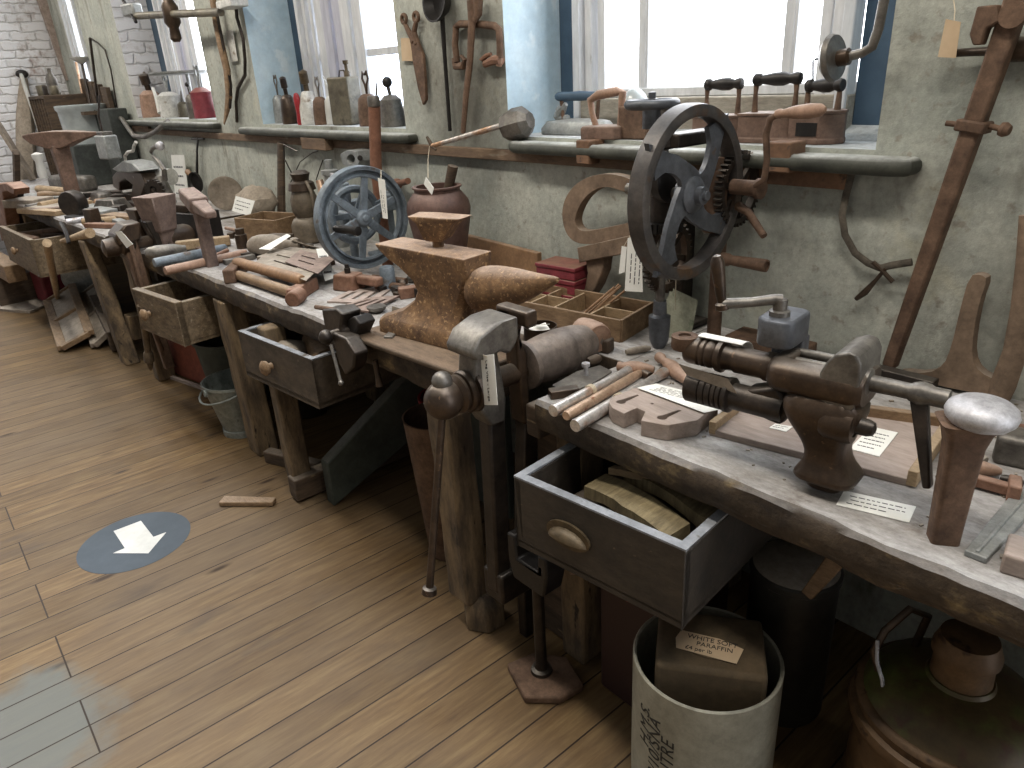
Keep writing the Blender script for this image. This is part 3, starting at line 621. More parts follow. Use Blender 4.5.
m.lathe([(.045,-.02),(.045,.012),(.03,.022),(.022,.024),(.022,.04),(.012,.042),(.012,.05),(.003,.052)], ctr, ax, 28)
m.build('flywheel_spokes', M['slate_paint'], dp, bevel=.002)
h0 = W(.205, math.radians(-60), .015)
hp = PL(756,253, h0, vy); m = MB().lathe([(.012,0),(.012,.02),(.017,.022),(.017,.04),(.013,.048),(.0145,.075),(.0165,.145),(.016,.15),(.012,.151),(.012,.146),(.003,.146)], h0, ax, 18); m.build('flywheel_handle', M['rust_tube'], dp)
sp = V((-1.245,1.575,0)); pc = lambda z, dx=0, dy=0: V((sp.x+dx, sp.y+dy, z))
m = MB().lathe([(.013,.97),(.013,1.18),(.02,1.18),(.02,1.30),(.011,1.30),(.011,1.505)], sp, (0,0,1), 16); m.build('spindle', M['iron_grey'], dp)
m = MB().lathe([(.014,.845),(.022,.86),(.028,.875),(.031,.93),(.031,.945),(.024,.948),(.02,.952),(.018,.99),(.004,.99)], sp, (0,0,1), 24); m.build('chuck', M['slate_paint'], dp)
hz = Y(652,104,1.60).z
hw = Y(652,104,1.575); m = MB().ring(hw, (0,0,1), .060, .0125, 40, 10); m.box(hw, (.115,.02,.013)); m.box(hw, (.02,.115,.013)); m.lathe([(.024,hz-.06),(.024,hz-.004),(.016,hz+.002),(.016,hz+.012),(.01,hz+.014),(.01,hz+.028),(.003,hz+.03)], V((hw.x,hw.y,hw.z-hz)), (0,0,1), 16); m.build('feed_handwheel', M['slate_paint'], dp)
m = MB(); m.bar((-1.34,1.80,.86), (-1.34,1.80,1.30), .05, .05, (0,1,0)); m.box((-1.34,1.795,.86),(.16,.09,.02)); m.box((-1.29,1.785,1.26),(.14,.05,.05)); m.box(pc(1.24,.02,.11), (.07,.24,.06)); m.box(pc(1.42,.02,.11), (.06,.24,.035)); m.cyl(pc(1.20), pc(1.29), .034); m.cyl(pc(1.40), pc(1.44), .028); m.build('frame', M['iron_dark'], dp, bevel=.006)
m = MB().tube([pc(.86,.095,.13), pc(1.20,.095,.13)], .020, 12); m.lathe([(.03,1.18),(.03,1.34),(.018,1.342),(.018,1.372),(.004,1.374)], pc(0,.095,.10), (0,0,1), 18); m.build('column', M['rust_tube'], dp)
MB().cyl(ctr-ax*.20, ctr+ax*.0, .015).build('shaft', M['iron_grey'], dp)
def gear(name, c, axis, R, w, n, mat, parent, hole=.55):
    axis = V(axis).normalized(); u = axis.orthogonal().normalized(); v = axis.cross(u); c = V(c); out = []
    for k in range(n):
        for da, r in ((-.28,R*.9),(-.16,R),(.16,R),(.28,R*.9)):
            a = 2*PI*(k+da)/n; out.append(c+u*(r*math.cos(a))+v*(r*math.sin(a)))
    hl = [c+u*(R*hole*math.cos(-2*PI*k/28))+v*(R*hole*math.sin(-2*PI*k/28)) for k in range(28)]
    mm = MB(); mm.prism(out, axis*w, [hl])
    for k in range(3): mm.bar(c+(u*math.cos(k*PI/3)+v*math.sin(k*PI/3))*R*hole*1.02, c-(u*math.cos(k*PI/3)+v*math.sin(k*PI/3))*R*hole*1.02, R*.16, w*.5, axis)
    mm.lathe([(R*.2,-w*.7),(R*.2,w*.7)], c, axis, 16)
    return mm.build(name, mat, parent)
gear('large_gear', V((-1.125,1.738,1.285)), ax, .100, .022, 40, M['iron_dark'], dp, .78)
gear('lower_gear', W(0,0,-.13)+vz*-.19+vy*.09, ax, .105, .02, 34, M['iron_brown'], dp, .75)
gear('bevel_gear', pc(1.20), (0,0,1), .055, .025, 22, M['iron_black'], dp, .4)
m = MB().lathe([(.045,-.02),(.06,-.012),(.06,.012),(.045,.02)], W(0,0,-.07)+vz*.035, ax, 28); m.build('pulley', M['iron_black'], dp)
# second crank with wooden grip, right of the flywheel
g0 = Y(750,188,1.68); m = MB().lathe([(.02,-.05),(.02,.02),(.026,.022),(.026,.034),(.012,.036)], g0, (1,0,0), 16); m.build('crank_hub', M['rust_tube'], dp)
q = [Y(*a,1.66) for a in ((755,186),(764,180),(767,160),(766,135),(770,119),(780,113))]; m = MB().tube(q, .008, 10); m.build('crank_arm', M['rust_tube'], dp)
a, b = Y(776,114,1.66), Y(822,110,1.66); m = MB().lathe([(.009,0),(.011,.006),(.011,.014),(.009,.018),(.015,.05),(.017,.085),(.014,.112),(.006,.122)], a, b-a, 16); m.build('crank_grip', M['wood_handle'], dp)
m = MB().tube([Y(738,206,1.70), Y(748,212,1.69), Y(764,236,1.66)], [.012,.011,.009], 10); m.build('lever', M['rust_tube'], dp)
MB().cyl(V((-1.17,1.73,1.285)), g0, .014).build('gear_shaft', M['iron_dark'], dp)
# ------------------------------------------------------------------ smaller things on the near bench
def scribble(parent, o, du, dv, lines, n, seed=1, x0=.1, x1=.9, y0=.15, y1=.88, h=.13, name='writing'):
    # rows of handwriting-like strokes on a card: o corner, du along the line, dv down the page
    r = random.Random(seed); m = MB(); n = V(n).normalized()*.0004
    for k in range(lines):
        y = y0 + (y1-y0)*(k+.5)/lines; hh = (y1-y0)/lines*h; x = x0 + r.random()*.05
        end = x1 - (r.random()*.35 if k == lines-1 else r.random()*.1)
        while x < end:
            w = min(.04+.09*r.random(), end-x)
            if w > .02:
                q = [(x,y-hh),(x+w,y-hh*(.6+.4*r.random())),(x+w,y+hh*.6),(x,y+hh*.5)]
                a = [V(o)+V(du)*s+V(dv)*t for s, t in q]; m.hexa([p+n*.2 for p in a], [p+n for p in a])
            x += w + .025
    return m.build(name, M['ink'], parent)
def card(name, label, pts, mat='paper', th=.0012, lines=4, cat='label', group=None, seed=1, curl=0):
    # pts: four world corners, top-left, top-right, bottom-right, bottom-left as read
    a, b, c, d = [V(p) for p in pts]; n = (d-a).cross(b-a).normalized()
    if n.dot(EYE-a) < 0: n = -n
    m = MB(); N = 8; rings = []
    for k in range(N+1):
        t = k/N; up = n*(curl*(2*t-1)**2); l, r = a.lerp(b, t)+up, d.lerp(c, t)+up
        rings.append([l, r, r+n*th, l+n*th])
    m.loft(rings); o = m.build(name, M[mat], label=label, cat=cat, group=group)
    if lines and not curl: scribble(o, a+n*th, b-a, d-a, lines, n, seed)
    return o
def zc(pts, z): return [Z(x, y, z) for x, y in pts]
def lie(name, label, cat, p, q, prof, mat, z=BT, n=16, group=None, dz=0, build=True, parent=None):
    # a turned handle or bar lying on the bench: p, q image ends on the plane at its axis height; prof [(radius, fraction)]
    r = max(a for a, _ in prof); a, b = Z(*p, z+r), Z(*q, z+r+dz); L = (b-a).length
    return MB().lathe([(x, t*L) for x, t in prof], a, b-a, n).build(name, M[mat], parent, label=None if parent else label, cat=None if parent else cat, group=group)
def zbox(mb, c, sx, sy, h, rz, z=BT, top=1.0): mb.box((c.x, c.y, z+h/2), (sx, sy, h), rz, top=top); return mb
# cast plate with keyhole slots, on the front edge
zt = .889; top = [(609,410),(611,405),(634,395),(640,394),(716,407),(718,411),(697,428),(668,433),(661,432),(641,428),(645,419),(637,415),(624,421),(612,415)]
def slot(p, q, r, w, z):
    a, b = Z(*p, z), Z(*q, z); d = (b-a).normalized(); n = V((-d.y, d.x, 0)); out = []
    for k in range(13):
        t = math.radians(40+280*k/12); out.append(a + d*(r*math.cos(t)) + n*(r*math.sin(t)))
    return out + [b - n*w, b + n*w]
m = MB().prism(zc(top, .870), (0,0,.038), [slot((621,409),(638,402),.011,.0035,.870), slot((662,425),(680,417.5),.011,.0035,.870), [Z(652,411,.870)+V((.004*math.cos(t),.004*math.sin(t),0)) for t in [2*PI*k/8 for k in range(8)]]])
for v in m.bm.verts: v.co.z += 0
pl_ = m.build('cast_plate', M['wood_board'], bevel=.002, label='brown cast plate with two keyhole slots and a notch, under the handwritten sheet', cat='plate')
card('paper_sheet', 'long white handwritten sheet lying across the slotted cast plate', zc([(641,389),(655,384),(742,404),(716,413)], .894)[:4] if False else [Z(637,388,.893), Z(656,384,.893), Z(741,405,.893), Z(704,413,.893)], lines=0)
sh = bpy.data.objects['paper_sheet']; a, b, c, d = Z(637,388,.8945), Z(704,413,.8945), Z(741,405,.8945), Z(656,384,.8945)
scribble(sh, d, c-d, a-d, 5, (0,0,1), 4)
# three bright turned steel rods tied with cord; coppery reflections put into their colour
tp = [(.0145,0),(.0155,.015),(.0150,.04),(.0145,.30),(.0125,.55),(.0105,.72),(.0115,.85),(.0150,.985),(.014,1)]
grp = 'polished tapered tool handles at the bench edge'
for lab, p, q, col in (('polished steel taper rod farthest from the slotted plate, leaning left', (553,411), (631,369), 'bright_steel'), ('steel taper rod painted with coppery reflection, lying between two brighter rods', (566,416), (640,373), 'copper'), ('polished steel taper rod nearest the slotted cast plate', (575,426), (665,372), 'bright_steel')):
    o = lie('taper_rod', lab, 'rod', p, q, tp if col != 'copper' else [(.011,0),(.0125,.02),(.0125,.9),(.010,1)], col, group=grp)
    if col != 'copper':
        w0 = WO[o.name]; a, b = Z(*p, BT+.0155), Z(*q, BT+.0155); d = (b-a).normalized()
        m = MB()
        for t in (.44,.455,.47): m.ring(a.lerp(b,t), d, .0145, .002, 20, 6)
        m.build('cord_tie', M['string'], o)
grp = 'dusty wooden tool handles behind the polished rods'
hp_ = [(.006,0),(.012,.02),(.013,.08),(.011,.14),(.017,.35),(.019,.55),(.015,.8),(.011,.95),(.009,1)]
lie('file_handle', 'dusty turned handle lying nearest the brown anvil-side vise block', 'tool handle', (617,366), (654,370), hp_, 'wood_handle', group=grp)
lie('file_handle', 'pinkish turned handle with round end knob beside the ribbed vise drum', 'tool handle', (658,356), (692,384), [(.008,0),(.014,.03),(.015,.1),(.010,.18),(.019,.4),(.020,.6),(.014,.85),(.010,1)], 'wood_handle', group=grp)
lie('small_chuck', 'small dark knurled chuck lying between polished rods and turned handles', 'chuck', (632,368), (650,376), [(.008,0),(.012,.05),(.012,.35),(.008,.4),(.008,.6),(.012,.65),(.010,1)], 'iron_brown')
m = MB(); p = Z(668,372); m.ring(p+V((0,0,.006)), (0,0,1), .02, .005); m.build('iron_ring', M['iron_brown'], label='small iron ring lying by the pinkish turned handle', cat='ring')
# bits between the vise and the rods
p = Z(586,377); m = MB().lathe([(.006,0),(.006,.03),(.011,.031),(.011,.04),(.003,.041)], p, (0,0,1), 14); m.build('bolt', M['steel'], label='short bolt standing upright on a grey iron plate', cat='bolt')
m = MB().prism(zc([(552,386),(577,372),(600,366),(612,372),(596,382),(570,394)], BT+.0025), (0,0,.005)); m.build('iron_plate', M['iron_grey'], label='thin grey plate under the upright bolt', cat='plate')
m = MB(); zbox(m, Z(564,396), .075, .03, .022, math.radians(62)); m.build('wedge_block', M['iron_brown'], bevel=.003, label='rough dark iron bar stub just left of the polished rods', cat='block')
m = MB(); zbox(m, Z(604,351), .05, .04, .04, .3); m.build('wood_stub', M['wood_dark'], bevel=.006, label='small dark wooden stub under the round mallet head', cat='block')
# mallet head
a, b = Z(579,330,.897), Z(602,340,.897); d = (b-a).normalized(); mh = MB().lathe([(.036,-.045),(.043,-.04),(.046,-.015),(.046,.025),(.043,.04),(.040,.043)], (a+b)/2, d, 24).jitter(.004,15,3)
mh.build('mallet_head', M['wood_handle'], label='round grey wooden mallet head with no handle beside compartment tray', cat='mallet head')
# round tin with scraps, right of the vise jaws
p = Z(541,345); ti = T('tin', 'small round open tin with paper scraps behind leg vise jaws', 'tin', p)
m = MB().lathe([(.05,0),(.05,.062),(.048,.062),(.048,.004),(.003,.004)], p, (0,0,1), 28, False); m.build('can', M['iron_brown'], ti)
m = MB().prism([p+V(q) for q in ((-.03,-.02,.05),(.02,-.03,.045),(.035,.01,.05),(-.01,.03,.06))], (0,0,.002)); m.prism([p+V(q) for q in ((-.02,.0,.058),(.01,-.02,.07),(.02,.02,.065))], (0,0,.002)); m.build('paper_scrap', M['paper'], ti)
# compartment tray
tz = .92; A, B, C_ = Z(507,298,tz), Z(621,320,tz), Z(649,304,tz); e1, e2 = (A-B), (C_-B); e2 = e2.normalized()*max(e2.length, .2)
def tp_(s, t, z): return V((B.x, B.y, z)) + V((e1.x, e1.y, 0))*s + V((e2.x, e2.y, 0))*t
tr_ = T('compartment_tray', 'long divided wooden tray behind leg vise, in front of the red tins', 'tray', tp_(.5,.5,BT))
def wallp(m, s0, t0, s1, t1, z0, z1, th):
    a, b = tp_(s0,t0,z0), tp_(s1,t1,z0); n = (b-a).cross(V((0,0,1))).normalized()*th/2; u = V((0,0,z1-z0)); m.hexa([a-n,b-n,b+n,a+n], [a-n+u,b-n+u,b+n+u,a+n+u])
m = MB()
for q in ((0,0,1,0),(1,0,1,1),(1,1,0,1),(0,1,0,0)): wallp(m, *q, BT, tz, .010)
m.hexa([tp_(0,0,BT),tp_(1,0,BT),tp_(1,1,BT),tp_(0,1,BT)], [tp_(0,0,BT+.008),tp_(1,0,BT+.008),tp_(1,1,BT+.008),tp_(0,1,BT+.008)]); m.build('tray_body', M['wood_mid'], tr_, bevel=.0015)
for q in ((.27,0,.27,1),(.58,0,.58,1),(.80,0,.80,1),(0,.5,.27,.5),(.58,.55,1,.55)):
    m = MB(); wallp(m, *q, BT+.006, tz-.006, .007); m.build('divider', M['wood_pale'], tr_)
for k, (s, t, dz, dx) in enumerate(((.40,.5,.062,.02),(.42,.45,.066,.0),(.44,.55,.058,-.01),(.46,.5,.06,.015),(.48,.4,.055,.01))):
    a = tp_(s,t,BT+.012); b = a + V((.07+dx,.09,.085+dz*.3)); MB().cyl(a, b, .004, n=8).build('pencil_rod', M['wood_orange'], label='thin rod bundled in the divided wooden tray', cat='rod', group='thin rods standing in the divided tray')
# red tins
for k, (px, py, z, lab, w, d, h) in enumerate(((562,300,BT,'lowest of the stacked red tins by the compartment tray',.20,.12,.045),(563,289,BT+.046,'middle red tin, stacked between two others',.195,.115,.05),(565,274,BT+.097,'dusty topmost red tin of the stack behind the tray',.17,.11,.045))):
    p = Y(px, py, 1.72); t = T('red_tin', lab, 'tin', (p.x,1.72,z), 'stacked red tins')
    MB().box((p.x,1.72,z+h*.35),(w,d,h*.7),.12).build('box', M['red_box'], t, bevel=.003); MB().box((p.x,1.72,z+h*.84),(w+.006,d+.006,h*.3),.12).build('lid', M['red_box'], t, bevel=.003)
# plank on edge along the wall
a, b = Y(463,236,1.81), Y(539,258,1.81); MB().hexa([(a.x,1.80,BT),(b.x,1.80,BT),(b.x,1.825,BT),(a.x,1.825,BT)], [(a.x,1.80,a.z+.01),(b.x,1.80,b.z+.02),(b.x,1.825,b.z+.02),(a.x,1.825,a.z+.01)]).build('wood_batten', M['wood_orange'], bevel=.003, label='orange-brown batten on edge against wall behind the anvil', cat='batten')
# bent iron loop on its leg
def outl(pts, y, it=0):
    for _ in range(it):      # round the corners off
        pts = [q for a, b in zip(pts, pts[1:]+pts[:1]) for q in ((a[0]*.75+b[0]*.25, a[1]*.75+b[1]*.25), (a[0]*.25+b[0]*.75, a[1]*.25+b[1]*.75))]
    return [Y(x, yy, y) for x, yy in pts]
lp = T('iron_loop', 'big flat brown iron loop on a curved leg, left of the black flywheel', 'iron loop', Y(590,300,1.76))
oo = [(606,173),(622,174),(640,181),(655,190),(668,203),(672,218),(660,228),(640,234),(617,240),(590,244),(577,241),(569,232),(565,215),(568,198),(578,184),(592,176)]
ii = [(608,186),(598,189),(588,197),(581,209),(578,220),(581,228),(588,231),(610,227),(640,220),(655,214),(657,207),(645,199),(628,191),(616,187)]
MB().prism(outl(oo,1.745,2), (0,.035,0), [outl(ii,1.745,2)]).build('loop', M['forged'], lp, bevel=.004)
MB().prism(outl([(584,246),(636,234),(642,239),(642,250),(586,261)],1.74), (0,.07,0)).build('bracket', M['forged'], lp, bevel=.004)
MB().prism(outl([(590,259),(609,255),(607,270),(601,285),(594,296),(588,302),(583,300),(589,287),(592,272)],1.74), (0,.045,0)).build('curved_leg', M['forged'], lp, bevel=.004)
# hanging tags on the black flywheel drill
def tag(name, label, pts, y, mat='paper', lines=2, string=None, cat='tag', seed=2, vert=True):
    a, b, c, d = [Y(px, py, y) for px, py in pts]; t = T(name, label, cat, (a+b)/2)
    n = (d-a).cross(b-a).normalized(); n = n if n.dot(EYE-a) > 0 else -n
    MB().hexa([a,b,c,d],[p+n*.0012 for p in (a,b,c,d)]).build('card', M[mat], t)
    if lines:
        if vert: scribble(t, d+n*.0012, a-d, c-d, lines, n, seed, x0=.12, x1=.85)
        else: scribble(t, a+n*.0012, b-a, d-a, lines, n, seed)
    if string: MB().tube([Y(px, py, yy) for px, py, yy in string], .0012, 6).build('string', M['string'], t)
    return t
tag('paper_tag', 'cream paper tag with writing hanging left of the black flywheel', [(628,238),(641,234),(643,292),(625,291)], 1.50, 'paper', 3, [(634,238,1.50),(633,226,1.50),(640,214,1.49)])
tag('paper_strip', 'curled narrow strip of white paper hanging beside the cream tag', [(622,246),(627,247),(625,272),(619,274)], 1.51, 'paper', 0, [(624,246,1.51),(630,236,1.5),(638,226,1.5)])
tag('green_sheet', 'green-stained sheet of paper on strings under the black flywheel', [(672,288),(698,300),(690,343),(648,340)], 1.66, 'paper_green', 0, [(672,290,1.655),(668,276,1.6),(676,276,1.6),(675,310,1.65)])
# board lying under the vise, with loose papers
bd = T('wooden_board', 'wide pinkish wooden board with raised ends lying beneath the bench vise', 'board', Z(815,440))
c4 = zc([(709,432),(912,484),(951,424),(752,397)], BT+.008); MB().prism(c4, (0,0,.0155)).build('panel', M['wood_board'], bd, bevel=.002)
a, b = Z(912,479,BT+.02), Z(949,424,BT+.02); MB().bar(a, b, .018, .032).build('end_batten', M['wood_pale'], bd, bevel=.002)
a, b = Z(712,428,BT+.02), Z(752,397,BT+.02); MB().bar(a, b, .016, .03).build('end_batten', M['wood_pale'], bd, bevel=.002)
a, b = Z(757,398,BT+.02), Z(948,424,BT+.02); MB().bar(a, b, .02, .035).build('rear_batten', M['wood_mid'], bd, bevel=.002)
z = BT+.0165
card('paper_note', 'square white note lying on the wooden board right of the vise', zc([(871,427),(898,433),(879,457),(849,449)], z), lines=5, seed=5)
card('paper_note', 'white note half hidden under the bench vise, left of its pedestal', zc([(775,424),(793,427),(786,432),(769,428)], z), lines=2, seed=6)
card('paper_label', 'long white label lying on the bench at the foot of the vise', zc([(844,491),(916,507),(909,523),(836,505)], BT+.001), lines=3, seed=7)
# sheets curled on the ringed spindle
fv = FR((-.60,1.14,.85), 7.5)
m = MB(); m.loft([[fv(u, .06+.046*math.cos(t), .205+.042*math.sin(t)) for u in (-.215,-.12)] + [fv(u, .06+.0445*math.cos(t), .205+.0405*math.sin(t)) for u in (-.12,-.215)] for t in [math.radians(x) for x in range(5,112,10)]]); m.build('paper_sheet', M['paper'], label='white paper sheet curled over the top of the ringed vise spindle', cat='paper')
m = MB(); m.hexa([fv(-.235,.012,.192),fv(-.125,.008,.187),fv(-.105,.010,.160),fv(-.215,.012,.172)], [fv(-.235,.011,.193),fv(-.125,.007,.188),fv(-.105,.009,.161),fv(-.215,.011,.173)]); m.build('grey_card', M['wood_dusty'], label='bent grey card tucked under the ringed vise spindle', cat='card')
# box of bits behind the vise and a bottle shaped wooden piece at the wall
m = MB(); q = Z(760,352,BT); zbox(m, V((-.98,1.72,0)), .22, .10, .05, .05); m.build('iron_box', M['rust_tube'], bevel=.004, label='low rusty iron box behind the geared crank box', cat='box')
m = MB(); m.bar(Y(872,374,1.74), Y(935,390,1.74), .035, .05); m.build('dark_bar', M['iron_dark'], bevel=.004, label='dark square bar lying behind the vise screw by the wall', cat='bar')
m = MB(); m.bar(Y(880,392,1.79), Y(1000,412,1.79), .03, .05); m.build('wood_batten', M['wood_mid'], bevel=.004, label='long brown batten on bench under the forged iron T foot', cat='batten')
# right end: T footed forged stake, curved shafts against the wall
ts = T('forged_t_bar', 'brown forged iron bar with a flared T foot leaning on wall', 'iron bar', Y(955,385,1.80))
MB().prism(outl([(972,274),(984,273),(990,278),(982,300),(976,330),(974,355),(981,370),(1002,380),(1012,388),(1010,396),(960,388),(930,381),(904,374),(900,369),(930,372),(946,364),(954,345),(962,310)],1.80,1), (0,.03,0)).build('bar', M['forged'], ts, bevel=.006)
MB().tube([Y(x,y,1.79) for x,y in ((1030,215),(1027,262),(1022,310),(1015,352),(1003,385),(997,402))], [.020,.021,.022,.024,.026,.022], 12, sq=(1,.7,(0,1,0))).build('curved_shaft', M['forged'], label='brown curved iron shaft at the right edge leaning against wall', cat='iron shaft')
# hammers, rule and blocks at the right edge
m = MB(); m.bar(Z(968,478,.865), Z(1012,490,.865), .02, .02); m.box(Z(1014,489,.868), (.02,.05,.034), .3); m.build('iron_hammer', M['rust_red'], bevel=.003, label='rusty square hammer bar lying behind the domed stake', cat='hammer')
lie('chisel', 'pale wooden chisel handle lying beyond the rusty hammer bar', 'chisel', (952,462), (1002,472), [(.006,0),(.010,.1),(.013,.3),(.014,.6),(.010,.9),(.005,1)], 'wood_handle')
m = MB(); m.bar(Z(975,557,.856), Z(1030,495,.856), .032, .011, w2=.045); m.bar(Z(977,552,.862), Z(1030,492,.862), .006, .006); m.build('steel_rule', M['grey_metal'], bevel=.002, label='flat grey steel bar with ridged edge lying right of the domed stake', cat='steel bar')
m = MB(); zbox(m, Z(1032,570), .08, .07, .035, .2); m.build('wood_block', M['wood_board'], bevel=.004, label='brown wooden block at the bench front beside the ridged steel bar', cat='block')
m = MB(); zbox(m, Z(1022,462), .10, .07, .06, .25); m.jitter(.008,14); m.build('stone_block', M['iron_grey'], bevel=.012, label='grey rounded whetstone at right end of bench', cat='whetstone')
m = MB(); zbox(m, Z(1022,440), .05, .04, .03, .5); m.build('red_block', M['oxide'], bevel=.006, label='small orange-red block behind grey whetstone', cat='block')
m = MB(); m.tube([Z(948,446,.865), Z(966,452,.87), Z(984,463,.865)], [.016,.02,.012], 10); m.jitter(.004, 20); m.build('rag_bundle', M['wood_dusty'], label='crumpled dusty lump on bench behind the stake shank', cat='rag')
# leg vise tag
t = T('vise_tag', 'white tag lettered about the leg vise, tied to its jaw', 'tag', P(1.0,.93))
a, b, c, d = [PL(px, py, (vx,.985,0), (0.25,1,0)) for px, py in ((481,356),(494,354),(498,405),(485,405))]
n = (d-a).cross(b-a).normalized(); n = n if n.dot(EYE-a) > 0 else -n
MB().hexa([a,b,c,d],[p+n*.0012 for p in (a,b,c,d)]).build('card', M['paper'], t)
MB().tube([P(1.01,.955,-.04), PL(476,351,(vx,.985,0),(.25,1,0)), PL(487,357,(vx,.984,0),(.25,1,0))], .0013, 6).build('string', M['string'], t)
def text(body, o, du, dv, size, mat, parent, name='lettering', th=.0006, bend=None, shear=0, align='LEFT'):
    cu = bpy.data.curves.new(name, 'FONT'); cu.body = body; cu.size = size; cu.extrude = th/2; cu.align_x = align; cu.shear = shear
    ob = bpy.data.objects.new(name, cu); COL.objects.link(ob); bpy.context.view_layer.update()
    me = bpy.data.meshes.new_from_object(ob.evaluated_get(bpy.context.evaluated_depsgraph_get())); bpy.data.objects.remove(ob)
    du, dv = V(du).normalized(), V(dv).normalized(); n = du.cross(dv); o = V(o); w0 = WO[parent.name]
    for v in me.vertices:
        v.co = (bend(v.co) if bend else o + du*v.co.x + dv*v.co.y + n*(v.co.z + th)) - w0
    me.materials.clear(); me.materials.append(M[mat]); r = bpy.data.objects.new(name, me); COL.objects.link(r); r.parent = parent; WO[r.name] = w0; return r
M['ink_dark'] = flat('ink_dark', '#1a1a1c', .8)
dv = (d-a).normalized(); du = (b-a).normalized()
text('Leg Vise - Large', a.lerp(b,.36)+dv*.012+n*.001, dv, -(-du) if dv.cross(du).dot(n) > 0 else -du, .0165, 'ink_dark', t)
# ------------------------------------------------------------------ middle bench
def mpp(p): return (V(p)-EYE).dot(CF)/FP      # metres per image pixel at a place
# drill with blue-grey flywheel
c = V((-2.63,1.43,1.10)); axw = V((1,-.02,0)).normalized(); wy, wz = V((.02,1,0)).normalized(), V((0,0,1))
bd_ = T('flywheel_drill', 'bench drill with blue-grey six-spoked flywheel and dark crank handle', 'drill press', (-2.8,1.6,BT), )
def Wq(r, a, d=0): return c + wy*(r*math.cos(a)) + wz*(r*math.sin(a)) + axw*d
m = MB(); m.loft([[Wq(r, 2*PI*k/72, d) for r, d in ((.158,-.006),(.160,.010),(.168,.012),(.172,-.004),(.184,-.004),(.187,.014),(.20,.016),(.203,.008),(.203,-.022),(.196,-.028),(.16,-.012))] for k in range(72)], False, True); m.build('flywheel_rim', M['blue_paint'], bd_)
m = MB()
for k in range(6):
    a = math.radians(80+60*k); m.bar(Wq(.02,a), Wq(.165,a), .034, .014, axw, .026, .012)
m.lathe([(.034,-.03),(.034,.012),(.026,.02),(.014,.021),(.012,.026),(.003,.027)], c, axw, 24); m.build('flywheel_spokes', M['blue_paint'], bd_, bevel=.002)
h0 = Wq(.135, math.radians(188), .01); m = MB().lathe([(.011,0),(.011,.01),(.016,.012),(.017,.05),(.015,.09),(.018,.12),(.018,.135),(.004,.138)], h0, (.97,.22,0), 16); m.build('crank_handle', M['iron_black'], bd_)
m = MB(); rc_ = c+axw*-.10+wy*.015+wz*.0; m.ring(rc_, axw, .105, .016, 48, 8)
for k in range(3): m.bar(rc_+(wy*math.cos(k*PI/3)+wz*math.sin(k*PI/3))*.1, rc_-(wy*math.cos(k*PI/3)+wz*math.sin(k*PI/3))*.1, .022, .012, axw)
m.build('rear_wheel', M['blue_paint'], bd_)
m = MB(); m.cyl(c-axw*.2, c, .013); m.bar((-2.95,1.72,.86),(-2.95,1.72,1.14),.05,.06,(0,1,0)); m.box((-2.89,1.58,1.10),(.06,.32,.07)); m.cyl((-2.83,1.46,1.0),(-2.83,1.46,1.22),.03); m.box((-2.95,1.72,.86),(.14,.16,.02)); m.cyl((-2.80,1.46,.87),(-2.80,1.46,1.0),.017); m.build('frame', M['blue_paint'], bd_, bevel=.005)
pt = Y(376,168,1.60); ptt = Y(374,96,1.60); m = MB(); m.tube([V((pt.x,1.60,.852)), pt, pt.lerp(ptt,.86)], .0245, 16); po = m.build('upright_pole', M['oxide'], label='upright red-brown pole with grey top behind blue flywheel', cat='pole')
m = MB().lathe([(.0245,0),(.0255,.003),(.0255,.03),(.022,.04),(.004,.041)], pt.lerp(ptt,.86), (0,0,1), 16); m.build('cap', M['iron_grey'], po, label='grey metal cap')
tag('paper_tag', 'narrow white tag hanging in front of blue flywheel', [(378,178),(385,180),(388,219),(383,218)], 1.30, 'paper', 2, [(381,179,1.30),(381,170,1.38)])
m = MB()
for k in range(4): m.bar(Wq(.11,math.radians(-8+9*k),-.07), Wq(.155,math.radians(-8+9*k),-.07), .014, .014, axw)
m.build('spring_coil', M['blue_paint'], bd_)
# glue pot with spoon handle and tag
pp = V((-2.37,1.62,BT)); pot = T('cast_pot', 'round brown cast pot against the wall behind the anvil', 'pot', pp)
m = MB().lathe([(.075,0),(.085,.01),(.098,.12),(.120,.24),(.125,.285),(.118,.315),(.095,.345),(.088,.35),(.088,.36),(.096,.364),(.096,.37),(.080,.37),(.078,.34),(.09,.29),(.07,.05),(.003,.03)], pp, (0,0,1), 36, False); m.build('body', M['pot'], pot)
m = MB().tube([Y(446,200,1.68), Y(453,166,1.70)], [.017,.021], 12); m.build('stirring_stick', M['wood_dark'], label='dark round stick standing in the brown pot', cat='stick')
tag('paper_tag', 'small white diamond tag on string over the pot rim', [(426,177),(434,188),(432,195),(424,184)], 1.45, 'paper', 0, [(428,178,1.45),(428,160,1.6),(430,142,1.75)])
